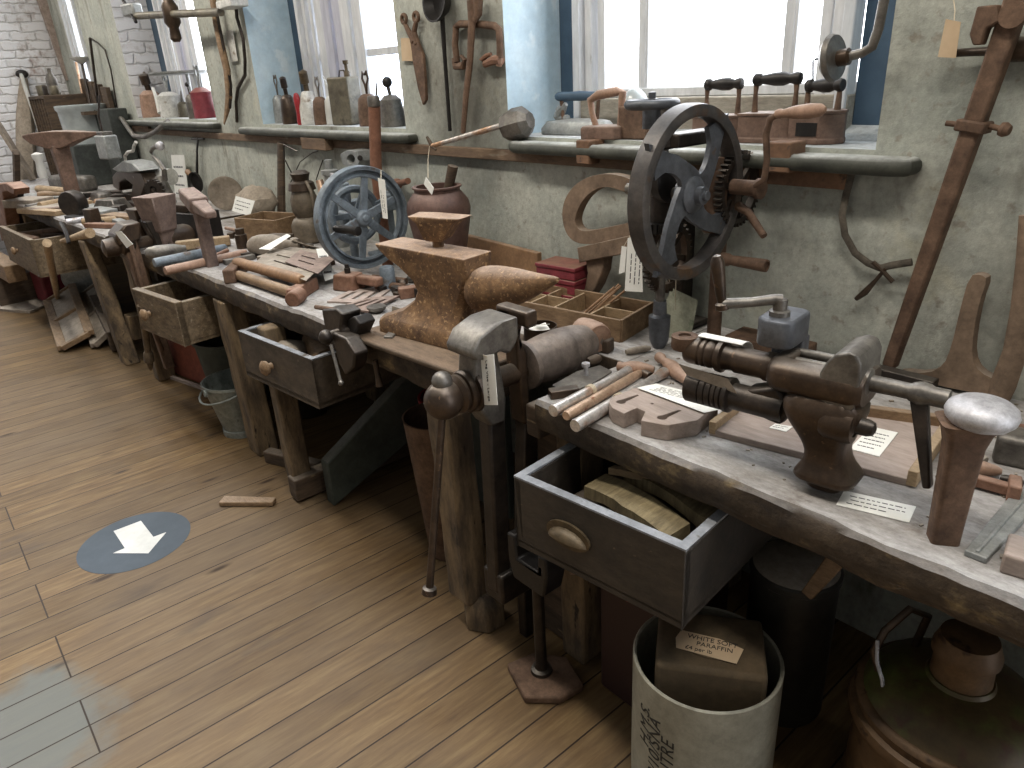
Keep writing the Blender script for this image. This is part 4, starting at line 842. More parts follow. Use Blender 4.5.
# small blue-grey cylinder, rusty block, plates
p = Z(389,289); m = MB().lathe([(.034,0),(.034,.006),(.030,.008),(.029,.085),(.025,.09),(.003,.09)], p, (0,0,1), 24); m.build('metal_cylinder', M['blue_paint'], label='short blue-grey cylinder standing under the blue flywheel', cat='cylinder')
p = Z(350,289); t = T('rusty_block', 'rust-red block with upright bolt in front of blue flywheel', 'block', p)
m = MB(); zbox(m, p, .11, .085, .065, .4, top=.85); m.bar(p+V((.05,.02,.045)), p+V((.16,.05,.045)), .04, .035); m.build('body', M['rust_red'], t, bevel=.008)
MB().lathe([(.012,.06),(.012,.085),(.009,.086),(.009,.1),(.002,.1)], p, (0,0,1), 12).build('bolt', M['iron_dark'], t)
grp = 'flat slotted plates on the middle bench'
for k, (q, lab) in enumerate((([(327,302),(352,290),(394,287),(372,304)], 'flat pale plate with slots under the blue-grey cylinder'), ([(335,308),(372,298),(400,296),(368,312)], 'rusty slotted plate nearest the bench edge by small vise'))):
    z = BT+.004+k*.008; a, b, cc, d = zc(q, z); L = lambda s, t_: a.lerp(b, t_).lerp(d.lerp(cc, t_), s)
    hl = [[L(.15+.28*j,.2), L(.28+.28*j,.2), L(.28+.28*j,.75), L(.15+.28*j,.75)] for j in range(3)]
    MB().prism([a,b,cc,d], (0,0,.007), hl).build('slotted_plate', M['wood_board' if k == 0 else 'rust_pink'], label=lab, cat='plate', group=grp)
# small vise clamped to the bench edge
sv = T('small_vise', 'small black clamp-on vise at the front edge left of the anvil', 'vise', Z(352,330))
Q = lambda px, py, yy=1.0: Y(px, py, yy)
MB().prism([Q(*q) for q in ((331,307),(345,306),(352,312),(350,325),(353,335),(343,340),(334,326))], (0,.07,0)).build('jaw', M['iron_dark'], sv, bevel=.006)
MB().prism([Q(q[0],q[1],1.02) for q in ((354,318),(362,314),(368,322),(362,336),(366,352),(358,360),(352,340))], (0,.06,0)).build('jaw', M['iron_black'], sv, bevel=.006)
MB().prism([Q(q[0],q[1],.97) for q in ((338,330),(352,336),(362,352),(360,366),(352,373),(345,360))], (0,.05,0)).build('body', M['iron_dark'], sv, bevel=.006)
m = MB().tube([Q(325,338,.93), Q(340,332,.97), Q(352,330,1.0)], [.018,.014,.012], 12); m.ball(Q(326,337,.93), .024); m.build('screw', M['iron_dark'], sv)
m = MB().tube([Q(331,345,.92), Q(341,383,.90)], .0055, 8); m.ball(Q(341,383,.90), .009); m.build('tommy_bar', M['iron_grey'], sv)
m = MB().tube([Q(316,307,.98), Q(335,310,.98)], .008, 8); m.build('upper_rod', M['rust_tube'], sv)
m = MB().tube([Q(375,360,1.02), Q(378,376,1.02), Q(380,386,1.02)], [.009,.009,.013], 10); m.build('clamp_screw', M['iron_brown'], sv)
grp = 'dusty odds and ends left of the anvil'
m = MB().lathe([(.02,0),(.034,.012),(.034,.022),(.018,.024),(.003,.024)], Z(377,312), (0,0,1), 20); m.build('iron_cup', M['iron_grey'], label='small grey iron cup left of the anvil foot', cat='cup')
m = MB(); m.bar(Z(388,339,.867), Z(417,309,.867), .03, .016); m.build('angle_bar', M['iron_grey'], bevel=.003, label='grey flat bar propped against the left foot of the anvil', cat='bar')
m = MB(); m.hexa([Z(392,306,.87),Z(402,309,.87),Z(398,325,.852),Z(391,323,.852)], [Z(392,306,.874),Z(402,309,.874),Z(398,325,.856),Z(391,323,.856)]); m.build('brass_tag', M['brass'], label='little brassy plate standing left of anvil base', cat='plate')
for k, (px, py, r) in enumerate(((402,283,.022),(409,288,.018),(397,294,.016),(411,279,.02))):
    MB().ball(Z(px,py,BT+r*.8), r, (1.2,.9,.8), 12).jitter(.006,30,k).build('iron_lump', M['iron_grey' if k % 2 else 'iron_brown'], label='small iron lump scattered between cylinder and anvil waist', cat='iron lump', group='small iron lumps by the anvil')
# scrap pile behind the anvil heel and behind the wheel
for k in range(16):
    x, y = -2.55+.028*k+rnd.uniform(-.05,.05), 1.60+rnd.uniform(-.12,.14)
    if (V((x,y,0))-V((-2.36,1.62,0))).length < .2: y = 1.40+rnd.uniform(-.05,.02)
    r = rnd.uniform(.018,.034); m = MB()
    if k % 3: m.box((x,y,BT+r*.6), (r*2.2,r*1.3,r*1.2), rnd.uniform(0,3))
    else: m.tube([(x-r*1.4,y,BT+r*.6),(x+r*1.4,y+r,BT+r*.6)], r*.55, 10)
    m.build('iron_scrap', M[('rust_tube','iron_dark','rust_red')[k % 3]], bevel=.003, label='rusty iron offcut in the heap around the brown pot', cat='iron scrap', group='rusty offcuts around the brown pot')
# frame of rollers / handles near the bench edge
rf = T('roller_frame', 'two long wooden rollers held in an iron yoke on bench edge', 'rollers', Z(275,288))
z0 = BT+.045
lie('wooden_roller', '', '', (236,262), (302,280), [(.018,0),(.022,.03),(.023,.95),(.018,1)], 'wood_orange', z=BT+.04, parent=rf)
lie('wooden_roller', '', '', (238,275), (296,294), [(.018,0),(.021,.03),(.022,.95),(.018,1)], 'wood_mid', z=BT+.004, parent=rf)
m = MB(); m.bar(Z(292,296,.875), Z(313,283,.875), .05, .05); m.cyl(Z(292,300,.876), Z(300,294,.876), .03); m.build('yoke', M['rust_red'], rf, bevel=.006)
m = MB(); m.bar(Z(229,277,.88), Z(242,264,.88), .05, .06); m.build('yoke', M['rust_tube'], rf, bevel=.006)
# sheet metal patterns and tags on them
grp = 'sheet metal patterns on the middle bench'
for k, (q, lab) in enumerate((([(256,262),(272,248),(330,258),(306,281)], 'large pale sheet metal pattern beside the wooden rollers'), ([(285,262),(300,250),(336,258),(318,274)], 'smaller slotted sheet metal pattern on top of larger one'))):
    z = BT+.07+k*.006; a, b, cc, d = zc(q, z); L = lambda s, t_: a.lerp(b, t_).lerp(d.lerp(cc, t_), s)
    MB().prism([a,b,cc,d], (0,0,.003), [[L(.25,.3), L(.7,.3), L(.7,.36), L(.25,.36)], [L(.2,.6), L(.6,.6), L(.6,.67), L(.2,.67)]]).build('sheet_pattern', M['wood_dusty' if k == 0 else 'rust_pink'], label=lab, cat='sheet metal', group=grp)
m = MB(); zbox(m, Z(296,268), .26, .20, .066, .3); m.build('wood_block', M['wood_dusty'], bevel=.004, label='dusty wooden block under the sheet metal patterns', cat='block')
card('paper_label', 'white paper label folded over the sheet metal patterns', [Z(316,249,.95),Z(326,248,.95),Z(335,278,.87),Z(325,281,.87)], lines=3, seed=9)
card('paper_label', 'white sheet leaning on the lumps above the sheet metal patterns', [Z(259,249,.94),Z(287,234,.97),Z(291,236,.97),Z(270,250,.94)], lines=0)
m = MB(); zbox(m, Z(280,250), .14, .1, .08, .4); m.jitter(.01,12,4); m.build('wood_stub', M['wood_dark'], bevel=.006, label='dark wooden stub under leaning white sheet', cat='block')
# barrel shaped wooden handle, T stake, lying shafts
m = MB().lathe([(.03,0),(.045,.02),(.055,.06),(.055,.12),(.045,.16),(.028,.2),(.02,.26)], Z(250,246,.90), (.75,.6,0), 20); m.build('wooden_mandrel', M['wood_dusty'], label='fat dusty turned mandrel lying before the wooden box', cat='mandrel')
m = MB().lathe([(.03,0),(.03,.07),(.022,.072),(.022,.10),(.003,.10)], Z(243,248,BT), (0,0,1), 16); m.build('iron_stub', M['iron_brown'], label='short iron stub standing between T stake and mandrel', cat='stub')
tk = T('t_stake', 'pinkish T-shaped stake with tapered beam standing in the bench edge', 'stake', Z(212,266))
p = Z(212,266); m = MB().loft([[p+V((a*x,a*y,z)) for x, y in ((-.032,-.032),(.032,-.032),(.032,.032),(-.032,.032))] for a, z in ((.75,-.06),(.8,.0),(.8,.15),(.85,.27))]); m.build('shank', M['rust_pink'], tk, bevel=.004)
zh = BT+.27; a, b = Z(187,196,zh+.05), Z(236,226,zh+.01); q0 = V((p.x,p.y,zh)); d = (b-a); d.z = 0; d.normalize()
m = MB(); m.bar(q0-d*.19+V((0,0,.045)), q0+d*.02+V((0,0,.01)), .075, .055, (0,0,1), .085, .07); m.bar(q0+d*.0+V((0,0,.01)), q0+d*.20+V((0,0,-.012)), .07, .055, (0,0,1), .05, .03); m.build('beam', M['rust_pink'], tk, bevel=.008)
grp = 'long tools lying side by side left of the T stake'
def lie2(name, label, cat, p, q, r, mat, prof=None, z=BT, group=None): return lie(name, label, cat, p, q, prof or [(r*.9,0),(r,.03),(r,.97),(r*.9,1)], mat, z, group=group)
lie2('steel_bar', 'blue-grey round bar lying nearest but one to the bench edge', 'bar', (154,263), (226,248), .022, 'blue_paint', group=grp)
lie2('wooden_shaft', 'pinkish wooden shaft at the bench edge under T stake', 'shaft', (165,271), (246,253), .020, 'wood_handle', group=grp)
lie('chisel', 'big chisel with dark bulbous handle left of the T stake', 'chisel', (145,254), (186,248), [(.014,0),(.028,.08),(.034,.3),(.030,.7),(.018,.9),(.014,1)], 'iron_grey', z=BT+.01)
m = MB(); m.bar(Z(176,246,.88), Z(230,240,.88), .05, .045); m.build('wood_plank', M['wood_pale'], bevel=.004, label='short pale plank lying behind the T stake shank', cat='plank')
# square tapered stake
p = Z(166,247); sk = MB(); fz = FR(p, 25)
sk.loft([[fz(a*x, a*y, z) for x, y in ((-1,-1),(1,-1),(1,1),(-1,1))] for a, z in ((.036,0),(.042,.07),(.044,.085),(.054,.09),(.066,.19),(.076,.265),(.078,.27))]); sk.build('square_stake', M['rust_pink'], bevel=.006, label='square tapering pinkish iron stake standing wide end up', cat='stake')
m = MB(); fz = FR(Z(149,245), 10); m.loft([[fz(a*x, a*y, z) for x, y in ((-1,-1),(1,-1),(1,1),(-1,1))] for a, z in ((.035,0),(.05,.16),(.055,.2))]); m.build('iron_wedge', M['iron_brown'], bevel=.006, label='smaller dark tapered block behind the square stake', cat='stake')
# geared hand machine with curved crank
y0_ = 1.42; gm = T('geared_machine', 'old geared hand machine with curved ball-ended crank', 'machine', V((Y(145,205,y0_).x, y0_, BT)))
K = lambda px, py, yy=y0_: Y(px, py, yy)
MB().prism([K(*q) for q in ((120,186),(119,176),(124,170),(135,170),(148,172),(153,182),(148,196),(150,206),(134,206),(126,200),(128,192),(138,194),(140,184),(132,178),(126,182),(126,190))], (0,.10,0)).build('casting', M['iron_brown'], gm, bevel=.01)
b0 = K(140,176); MB().cyl(b0, b0+V((.32,.12,.0)), .055, n=24).build('barrel', M['white_paint'], gm)
MB().prism([K(*q) for q in ((121,168),(132,160),(143,162),(150,170),(140,172),(128,171))], (0,.14,0)).build('hood', M['grey_metal'], gm, bevel=.01)
gear('gear_wheel', K(155,190,1.36), (.6,-.8,0), .07, .03, 18, M['iron_dark'], gm, .4)
MB().lathe([(.075,0),(.07,.1),(.04,.22),(.025,.25)], V((K(166,204).x, y0_, BT)), (0,0,1), 20).build('cone', M['iron_grey'], gm)
MB().tube([K(*q) for q in ((165,180),(164,170),(159,162),(154,157),(151,152),(153,148),(158,146))], [.018,.016,.014,.012,.012,.014,.016], 10).build('crank', M['iron_grey'], gm)
MB().ball(K(160,146), .028).build('crank_ball', M['steel'], gm)
MB().tube([K(*q,1.5) for q in ((126,166),(125,156),(128,152),(133,151),(134,146),(136,142))], .011, 8).build('hook', M['white_paint'], gm)
MB().box((K(145,207).x, y0_, BT+.02), (.3,.16,.04)).build('foot', M['iron_dark'], gm, bevel=.006)
# things against the wall, middle stretch
y1_ = 1.80; K = lambda px, py, yy=y1_: Y(px, py, yy)
card('paper_notice', 'tall white notice leaning on the wall beside the black ladle', [K(171,155),(K(184,155)),K(190,203),K(176,203)], lines=4, seed=12)
ld = T('black_ladle', 'round black pan hanging on the wall by its long handle', 'ladle', K(198,180,1.82))
MB().lathe([(.06,0),(.075,.012),(.075,.03),(.07,.03),(.06,.012),(.003,.008)], K(198,182,1.80), (.3,-1,0), 24).build('pan', M['iron_black'], ld)
MB().tube([K(197,172,1.815), K(197,150,1.82), K(198,139,1.82)], [.016,.010,.010], 8, sq=(1.4,.5,(0,1,0))).build('handle', M['iron_black'], ld); MB().tube([K(192,139,1.825), K(204,139,1.825)], .008, 8).build('hanger', M['iron_black'], ld)
MB().lathe([(.012,0),(.022,.02),(.02,.07),(.012,.12)], K(187,171,1.80), (.9,-.1,-.2), 12).build('wooden_grip', M['wood_orange'], ld)
dx_ = K(223,196,1.72); MB().lathe([(.004,-.02),(.105,-.018),(.11,-.01),(.11,.012),(.10,.016),(.085,.012),(.004,.012)], V((dx_.x,1.74,BT+.115)), (.9,-.42,.12), 32).build('wooden_disc', M['wood_dusty'], label='round wooden disc on edge leaning at the wall', cat='disc')
sc_ = K(256,190,1.70); m = MB().ball(V((sc_.x,1.68,BT+.13)), .22, (.85,.55,.40), 20).jitter(.05,7,3).jitter(.02,22,5)
for v in m.bm.verts: v.co.z = max(v.co.z, BT+.001)
m.build('sack', M['sack'], label='dusty heaped sack slumped at wall between disc and lantern', cat='sack')
card('paper_card', 'small cream card propped on the dusty sack', [K(236,196,1.52),K(255,201,1.52),K(250,216,1.49),K(232,211,1.49)], lines=3, seed=13)
MB().tube([V((K(284,200).x,1.76,.852)), K(281,143,1.80)], [.034,.028], 10, sq=(1.2,.6,(0,1,0))).build('wooden_stave', M['wood_dark'], label='dark upright wooden stave against the wall left of lantern', cat='stave')
# open wooden box
bc = Z(272,222,.93); bx = T('wooden_box', 'small open wooden box in front of the dark stave', 'box', V((bc.x,bc.y,BT)))
m = MB(); s0, s1, hh = .15, .10, .12; fz = FR((bc.x+.02,bc.y-.02,BT), 20)
for a, b in (((-s0,-s1),(s0,-s1)),((s0,-s1),(s0,s1)),((s0,s1),(-s0,s1)),((-s0,s1),(-s0,-s1))): m.bar(fz(*a,hh/2), fz(*b,hh/2), .012, hh)
m.box(fz(0,0,.006),(.29,.19,.01),math.radians(20)); m.build('box_body', M['wood_mid'], bx, bevel=.002)
# lantern
lp_ = V((K(304,200,1.62).x,1.62,BT)); lt = T('lantern', 'dull metal hurricane lantern behind the small wooden box', 'lantern', lp_)
MB().lathe([(.075,0),(.085,.01),(.085,.09),(.07,.12),(.05,.13)], lp_, (0,0,1), 28).build('tank', M['lantern'], lt)
MB().lathe([(.05,.13),(.068,.16),(.07,.22),(.055,.26)], lp_, (0,0,1), 24).build('globe', M['lantern'], lt)
MB().lathe([(.055,.26),(.07,.265),(.062,.30),(.04,.31),(.045,.33),(.05,.345),(.03,.36),(.004,.362)], lp_, (0,0,1), 24).build('chimney', M['iron_brown'], lt)
for s in (-1, 1): MB().tube([lp_+V((s*.075,0,.1)), lp_+V((s*.105,0,.16)), lp_+V((s*.10,0,.26)), lp_+V((s*.06,0,.31))], .009, 8).build('side_tube', M['lantern'], lt)
MB().tube([lp_+V((-.06,0,.3)), lp_+V((-.09,-.03,.42)), lp_+V((0,-.06,.49)), lp_+V((.10,-.04,.46))], .003, 6).build('bail_wire', M['iron_dark'], lt)
# brass valve on its stand, small grey bracket
vp_ = V((K(331,180,1.60).x,1.60,BT)); vv = T('valve_stand', 'old grey valve with lever on a round flange stand', 'valve', vp_)
MB().lathe([(.09,0),(.09,.02),(.05,.03),(.05,.20),(.085,.21),(.085,.225),(.045,.235),(.045,.29),(.03,.30),(.03,.36),(.04,.365),(.04,.385),(.018,.39),(.018,.43),(.004,.432)], vp_, (0,0,1), 24).build('stem', M['grey_metal'], vv)
MB().tube([vp_+V((-.03,0,.37)), vp_+V((.1,-.02,.36)), vp_+V((.13,-.02,.35))], [.012,.012,.008], 8).build('lever', M['steel'], vv); MB().tube([vp_+V((-.04,0,.24)), vp_+V((-.10,0,.27)), vp_+V((-.12,0,.33))], [.02,.022,.018], 10).build('spout', M['copper'], vv)
g1 = K(359,158,1.74); bb = T('wall_bracket', 'little grey bracket with dark bolt hole right of valve', 'bracket', g1)
MB().prism([K(*q,1.78) for q in ((349,153),(356,149),(366,150),(369,160),(366,167),(352,164))], (0,.10,0), [[K(360+4*math.cos(-t),158+4.5*math.sin(-t),1.78) for t in [2*PI*k/14 for k in range(14)]]]).build('plate', M['grey_metal'], bb, bevel=.003)
MB().cyl(K(360,158,1.70), K(360,158,1.845), .012).build('bolt', M['iron_black'], bb)
m = MB().tube([K(397,184,1.82), K(408,181,1.78)], .014, 10); m.ball(K(397,184,1.82), .026); m.build('iron_stud', M['oxide'], label='small rusty knob on the wall right of blue flywheel', cat='knob')
# hosepipe-like wire behind lantern
m = MB().tube([K(316,180,1.8),K(320,168,1.82),K(323,160,1.83)], .003, 6); m.tube([K(290,184,1.83),K(300,162,1.835),K(312,153,1.835),K(318,151,1.835)], .003, 6); m.build('loose_wire', M['iron_dark'], label='thin dark wire looping on wall above the lantern', cat='wire')
# objects behind T stake: dark box, small iron stake, bits
m = MB(); zbox(m, Z(200,238,BT), .22, .16, .15, .3); m.build('dark_tin', M['iron_black'], bevel=.006, label='black tin box on bench behind the T stake beam', cat='box')
m = MB(); fz = FR(Z(192,238), 20); m.loft([[fz(a*x, b*y, z) for x, y in ((-1,-1),(1,-1),(1,1),(-1,1))] for a, b, z in ((.05,.05,0),(.04,.04,.1),(.045,.05,.14),(.09,.05,.16),(.09,.05,.19))]); m.build('stake_anvil', M['iron_brown'], bevel=.005, label='small dark stake anvil between square stake and T stake', cat='stake')
# leg vise at the end of the middle bench
vv2 = T('leg_vise', 'far leg vise at the bench joint with a blank white tag', 'vise', Z(136,262,.85)); q0 = Y(132,250,.90); R0 = lambda dx, dy, z: V((q0.x+dx, .90+dy, z))
MB().prism([R0(0,y,z) for y, z in ((.06,1.0),(-.02,1.0),(-.08,.95),(-.07,.90),(0,.91),(.04,.92))], (.16,0,0)).build('front_jaw', M['iron_brown'], vv2, bevel=.01)
MB().bar(R0(.02,-.01,.93), R0(.07,.02,.2), .07, .06, (1,0,0), .05, .05).build('front_leg', M['rust_tube'], vv2, bevel=.006)
MB().prism([R0(.02,y,z) for y, z in ((.075,1.0),(.16,1.0),(.18,.94),(.15,.7),(.10,.7),(.10,.9))], (.14,0,0)).build('rear_jaw', M['iron_dark'], vv2, bevel=.01)
MB().lathe([(.02,-.14),(.045,-.13),(.05,-.08),(.04,-.06),(.05,-.05),(.045,.0),(.03,.02),(.03,.10),(.06,.12),(.06,.28),(.04,.33),(.01,.34)], R0(.02,0,.89), (0,1,0), 20).build('screw', M['iron_brown'], vv2)
MB().tube([R0(.10,-.02,.9), R0(.17,-.03,.6), R0(.13,-.02,.42), R0(.09,.0,.32)], .012, 8).build('spring', M['rust_tube'], vv2)
card('vise_tag', 'white tag lying across the far leg vise', [Y(115,232,.80),Y(121,231,.80),Y(133,244,.80),Y(127,248,.80)], lines=0, cat='tag')
# ------------------------------------------------------------------ far bench
def KY(y): return lambda px, py, yy=None: Y(px, py, y if yy is None else yy)
p = Z(76,205); tk = T('t_stake', 'tall T-shaped stake with long horn standing on the far bench', 'stake', p)
d1 = Z(38,133,1.30); d2 = Z(93,128,1.28); 
m = MB().loft([[p+V((a*x,a*y,z)) for x, y in ((-.045,-.045),(.045,-.045),(.045,.045),(-.045,.045))]for a, z in ((1,0),(1.1,.25),(1.3,.44))]); m.build('shank', M['rust_iron'], tk, bevel=.005)
q = p+V((0,0,.45)); d = V((.78,.62,0)); u = V((0,0,1))
m = MB(); m.loft([[q+d*t+n_*w*s+u*(z0+h*k) for s, k in ((-1,0),(1,0),(1,1),(-1,1))] for n_ in [V((-.62,.78,0))] for t, w, z0, h in ((-.28,.02,.05,.02),(-.20,.05,.01,.07),(-.06,.065,-.03,.12),(.06,.065,-.03,.12),(.22,.045,.02,.06),(.36,.012,.05,.02))]); m.build('beam', M['rust_iron'], tk, bevel=.006)
# leg vise at the far left
K = KY(.74); lv3 = T('leg_vise', 'leg vise with long horizontal screw at the far end of benches', 'vise', Z(12,225))
MB().prism([K(*q) for q in ((0,183),(14,182),(22,188),(22,194),(14,190),(10,192),(12,215),(16,240),(8,240),(2,215),(-4,200),(-4,186))], (0,.10,0)).build('jaw', M['rust_red'], lv3, bevel=.008)
MB().prism([K(q[0],q[1],.80) for q in ((10,195),(18,192),(20,215),(26,245),(14,245))], (0,.08,0)).build('leg', M['iron_dark'], lv3, bevel=.008)
MB().lathe([(.06,0),(.075,.03),(.06,.2),(.045,.3),(.04,.5),(.055,.52),(.05,.75),(.025,.8)], K(14,199,.86), (1,.5,.02), 20).build('screw', M['grey_metal'], lv3)
# tools lying on the far bench
grp = 'assorted tools scattered over the far bench'
def fbar(lab, p, q, r, mat, prof=None, name='iron_bar', cat='bar', z=BT): return lie(name, lab, cat, p, q, prof or [(r*.85,0),(r,.04),(r,.96),(r*.85,1)], mat, z, 12)
fbar('pale wooden shaft lying highest behind the far T stake', (38,189), (70,192), .035, 'wood_pale', name='wooden_shaft', cat='shaft')
fbar('dark iron rod lying right of the far T stake, uppermost', (84,195), (122,192), .025, 'iron_dark')
fbar('salmon wooden handle lying right of the far T stake', (90,200), (120,198), .035, 'wood_handle', [(.02,0),(.03,.2),(.026,.5),(.036,.9),(.02,1)], 'wooden_handle_shaft', 'shaft')
fbar('orange wooden handle lying in front of the salmon one', (94,204), (114,202), .036, 'wood_orange', [(.02,0),(.036,.1),(.036,.9),(.03,1)], 'wooden_handle_shaft', 'shaft')
fbar('grey round bar near the cog on the far bench', (84,211), (108,208), .03, 'grey_metal')
fbar('thin steel rod lying in front of far cog', (66,222), (92,218), .018, 'steel')
fbar('wooden-handled rasp near the far leg vise screw', (40,196), (62,195), .04, 'wood_mid', [(.035,0),(.04,.3),(.03,.6),(.02,1)], 'rasp', 'rasp')
m = MB(); zbox(m, Z(48,208), .45, .3, .03, .1); m.build('iron_sheet', M['wood_dusty'], bevel=.004, label='flat dusty plate lying left of the far cog', cat='plate')
m = MB(); zbox(m, Z(42,214), .5, .08, .035, .35); m.build('wood_strip', M['wood_pale'], bevel=.004, label='pale wooden strip lying along the far bench front', cat='strip')
m = MB(); zbox(m, Z(30,206), .3, .2, .06, .6); m.build('wood_wedge', M['wood_dusty'], bevel=.006, label='dusty wedge lying under the far vise screw', cat='wedge')
cg = Z(77,216); g_ = gear('iron_cog', cg+V((0,0,.085)), (.5,-.85,.1), .085, .07, 16, M['iron_dark'], None, .35) if False else None
m = MB(); cc = cg+V((0,0,.085))
m.lathe([(.03,-.05),(.085,-.045),(.09,-.03),(.09,.03),(.085,.045),(.03,.05)], cc, (.6,-.8,0), 14); m.build('iron_cog', M['iron_dark'], bevel=.004, label='thick dark iron cog standing on the far bench', cat='cog')
m = MB(); zbox(m, Z(95,226), .07, .07, .11, .4); m.build('square_stub', M['iron_brown'], bevel=.006, label='small square iron stub near the far bench end', cat='stub')
m = MB(); zbox(m, Z(88,222), .5, .06, .03, .25); m.build('dark_bar', M['iron_black'], bevel=.004, label='dark flat bar lying before the thin steel rod', cat='bar')
m = MB(); zbox(m, Z(103,219), .25, .12, .07, .2); m.build('iron_block', M['grey_metal'], bevel=.008, label='grey iron block right of square stub', cat='block')
m = MB(); zbox(m, Z(114,213), .25, .18, .10, .5, top=.6); m.build('iron_wedge_block', M['iron_grey'], bevel=.008, label='grey sloping wedge beside the geared machine', cat='wedge')
m = MB(); zbox(m, Z(104,205), .2, .15, .10, .1, top=.7); m.build('iron_lump', M['iron_grey'], bevel=.02, label='rounded grey lump behind the grey sloping wedge', cat='lump')
m = MB(); zbox(m, Z(122,222), .3, .1, .05, .3); m.build('wood_offcut', M['wood_mid'], bevel=.005, label='brown wooden offcut lying before the grey block', cat='offcut')
m = MB(); zbox(m, Z(108,228), .35, .05, .03, .5); m.build('rusty_bar', M['rust_red'], bevel=.005, label='rusty bar at the far bench front corner', cat='bar')
m = MB().tube([Y(61,223,.80),Y(66,232,.78),Y(69,243,.77)], .012, 8); m.build('hanging_rod', M['iron_black'], label='black rod hanging over the far bench front edge', cat='rod')
m = MB().tube([Y(62,241,.80),Y(72,238,.80),Y(90,233,.84)], [.014,.018,.03], 10); m.build('wooden_peg', M['wood_pale'], label='pale peg sticking out of the far bench edge', cat='peg')
m = MB(); zbox(m, V((-7.6,1.30,0)), .55, .14, .13, .35); m.build('grey_log', M['iron_grey'], bevel=.03, label='grey notched block lying behind the far vise', cat='block')
m = MB(); m.lathe([(.035,0),(.04,.05),(.03,.14),(.045,.17),(.045,.2),(.01,.215)], Z(44,178,.98), (0,0,1), 16); m.build('white_bottle', M['card_white'], label='small white bottle standing on the grey notched block', cat='bottle')
# shelf rack of pigeonholes against the wall
rk = T('pigeonhole_rack', 'dark pigeonhole rack standing on far bench against the brick wall', 'rack', (-9.0,1.55,BT)); 
m = MB(); X0, X1 = -9.35, -8.55
for z in (BT+.02, BT+.42, BT+.78): m.box(((X0+X1)/2,1.60,z),(X1-X0,.36,.03))
m.box(((X0+X1)/2,1.79,BT+.4),(X1-X0,.02,.78))
for k in range(7): m.box((X0+(X1-X0)*k/6,1.60,BT+.40),(.02,.36,.78))
m.build('rack', M['wood_dark'], rk, bevel=.003)
K = KY(1.55)
for k, (px, h, w, mat, lab) in enumerate(((50,.10,.09,'can_olive','olive tin leftmost on top of the pigeonhole rack'),(57,.09,.1,'iron_dark','dark tin second from left on the pigeonhole rack'),(63,.08,.08,'can_olive','small olive tin by the upright flask on rack'))):
    b = V((Y(px,105,1.55).x-.2, 1.55, BT+.796)); b.x = max(min(b.x, -8.6), -9.3); MB().lathe([(w*.5,0),(w*.55,.01),(w*.55,h*.9),(w*.5,h)], b, (0,0,1), 16).build('tin', M[mat], label=lab, cat='tin', group='tins on the pigeonhole rack')
b = V((-8.68,1.55,BT+.796)); MB().lathe([(.05,0),(.055,.02),(.05,.15),(.02,.2),(.02,.24)], b, (.2,0,1), 14).build('flask', M['iron_grey'], label='leaning grey flask on the pigeonhole rack', cat='flask')
# glass jar and lamp box, dark cupboard panel, boards and rods
jp = Y(92,140,1.62); MB().lathe([(.19,0),(.19,.05),(.20,.28),(.215,.30),(.215,.33),(.19,.335),(.19,.06),(.003,.05)], V((jp.x,1.60,1.215)), (0,0,1), 32).build('glass_tank', M['glass_jar'], label='wide grey glass tank on the dark stand', cat='tank')
m = MB(); m.box((jp.x+.03,1.60,(BT+1.215)/2),(.42,.40,1.215-BT-.002)); m.build('dark_stand', M['cloth_dark'], bevel=.01, label='dark cloth-covered stand under the grey glass tank', cat='stand')
lb = Y(108,147,1.30); lx = T('lamp_box', 'small grey metal lamp box hanging before the dark stand', 'lamp box', lb)
MB().box((lb.x,1.30,lb.z),(.15,.10,.16),.2).build('body', M['grey_metal'], lx, bevel=.01); MB().box((lb.x,1.30,lb.z+.09),(.10,.07,.03),.2).build('cap', M['iron_grey'], lx, bevel=.005)
MB().tube([V((lb.x-.04,1.30,lb.z+.1)),V((lb.x-.05,1.30,lb.z+.2)),V((lb.x-.04,1.34,lb.z+.34))], .008, 6).build('bail', M['iron_dark'], lx)
m = MB(); bx_ = Y(120,170,1.70).x; m.box((bx_,1.74,BT+.33),(.5,.16,.65)); m.build('dark_cabinet', M['cloth_dark'], bevel=.01, label='dark upright cabinet behind the geared machine', cat='cabinet')
grp = 'brown boards standing below the far window'
for k in range(4):
    xx = -8.55+.24*k; m = MB(); m.hexa([(xx-.1,1.79,BT+.64),(xx+.1,1.79,BT+.64),(xx+.1,1.83,BT+.64),(xx-.1,1.83,BT+.64)], [(xx-.1,1.79,1.78-.03*k),(xx+.1,1.79,1.77-.03*k),(xx+.1,1.83,1.77-.03*k),(xx-.1,1.83,1.78-.03*k)])
    m.build('standing_board', M['wood_dark'], bevel=.004, label=('leftmost','second from left','third from left','rightmost')[k]+' brown board standing below the far window', cat='board', group=grp)
sh_ = MB(); sh_.box((-8.2,1.70,BT+.625),(1.1,.3,.03)); sh_.build('wall_shelf', M['wood_dark'], label='dark shelf on the wall under the standing boards', cat='shelf')
grp = 'thin rods leaning at the far window'
for k, (px, top_, mat, lab) in enumerate(((76,62,'copper','copper rod leaning leftmost before the far window'),(82,64,'iron_dark','dark rod with little funnel before the far window'),(90,38,'iron_dark','tall dark rod rightmost before the far window'))):
    a, b = Y(px+8,103,1.76), Y(px,top_,1.80); m = MB().tube([a,b], .012, 8)
    o = m.build('thin_rod', M[mat], label=lab, cat='rod', group=grp)
    if k == 1: MB().lathe([(.015,0),(.09,.05),(.095,.06),(.08,.055),(.01,.01)], b, (0,0,1), 18).build('funnel', M['card_white'], o)
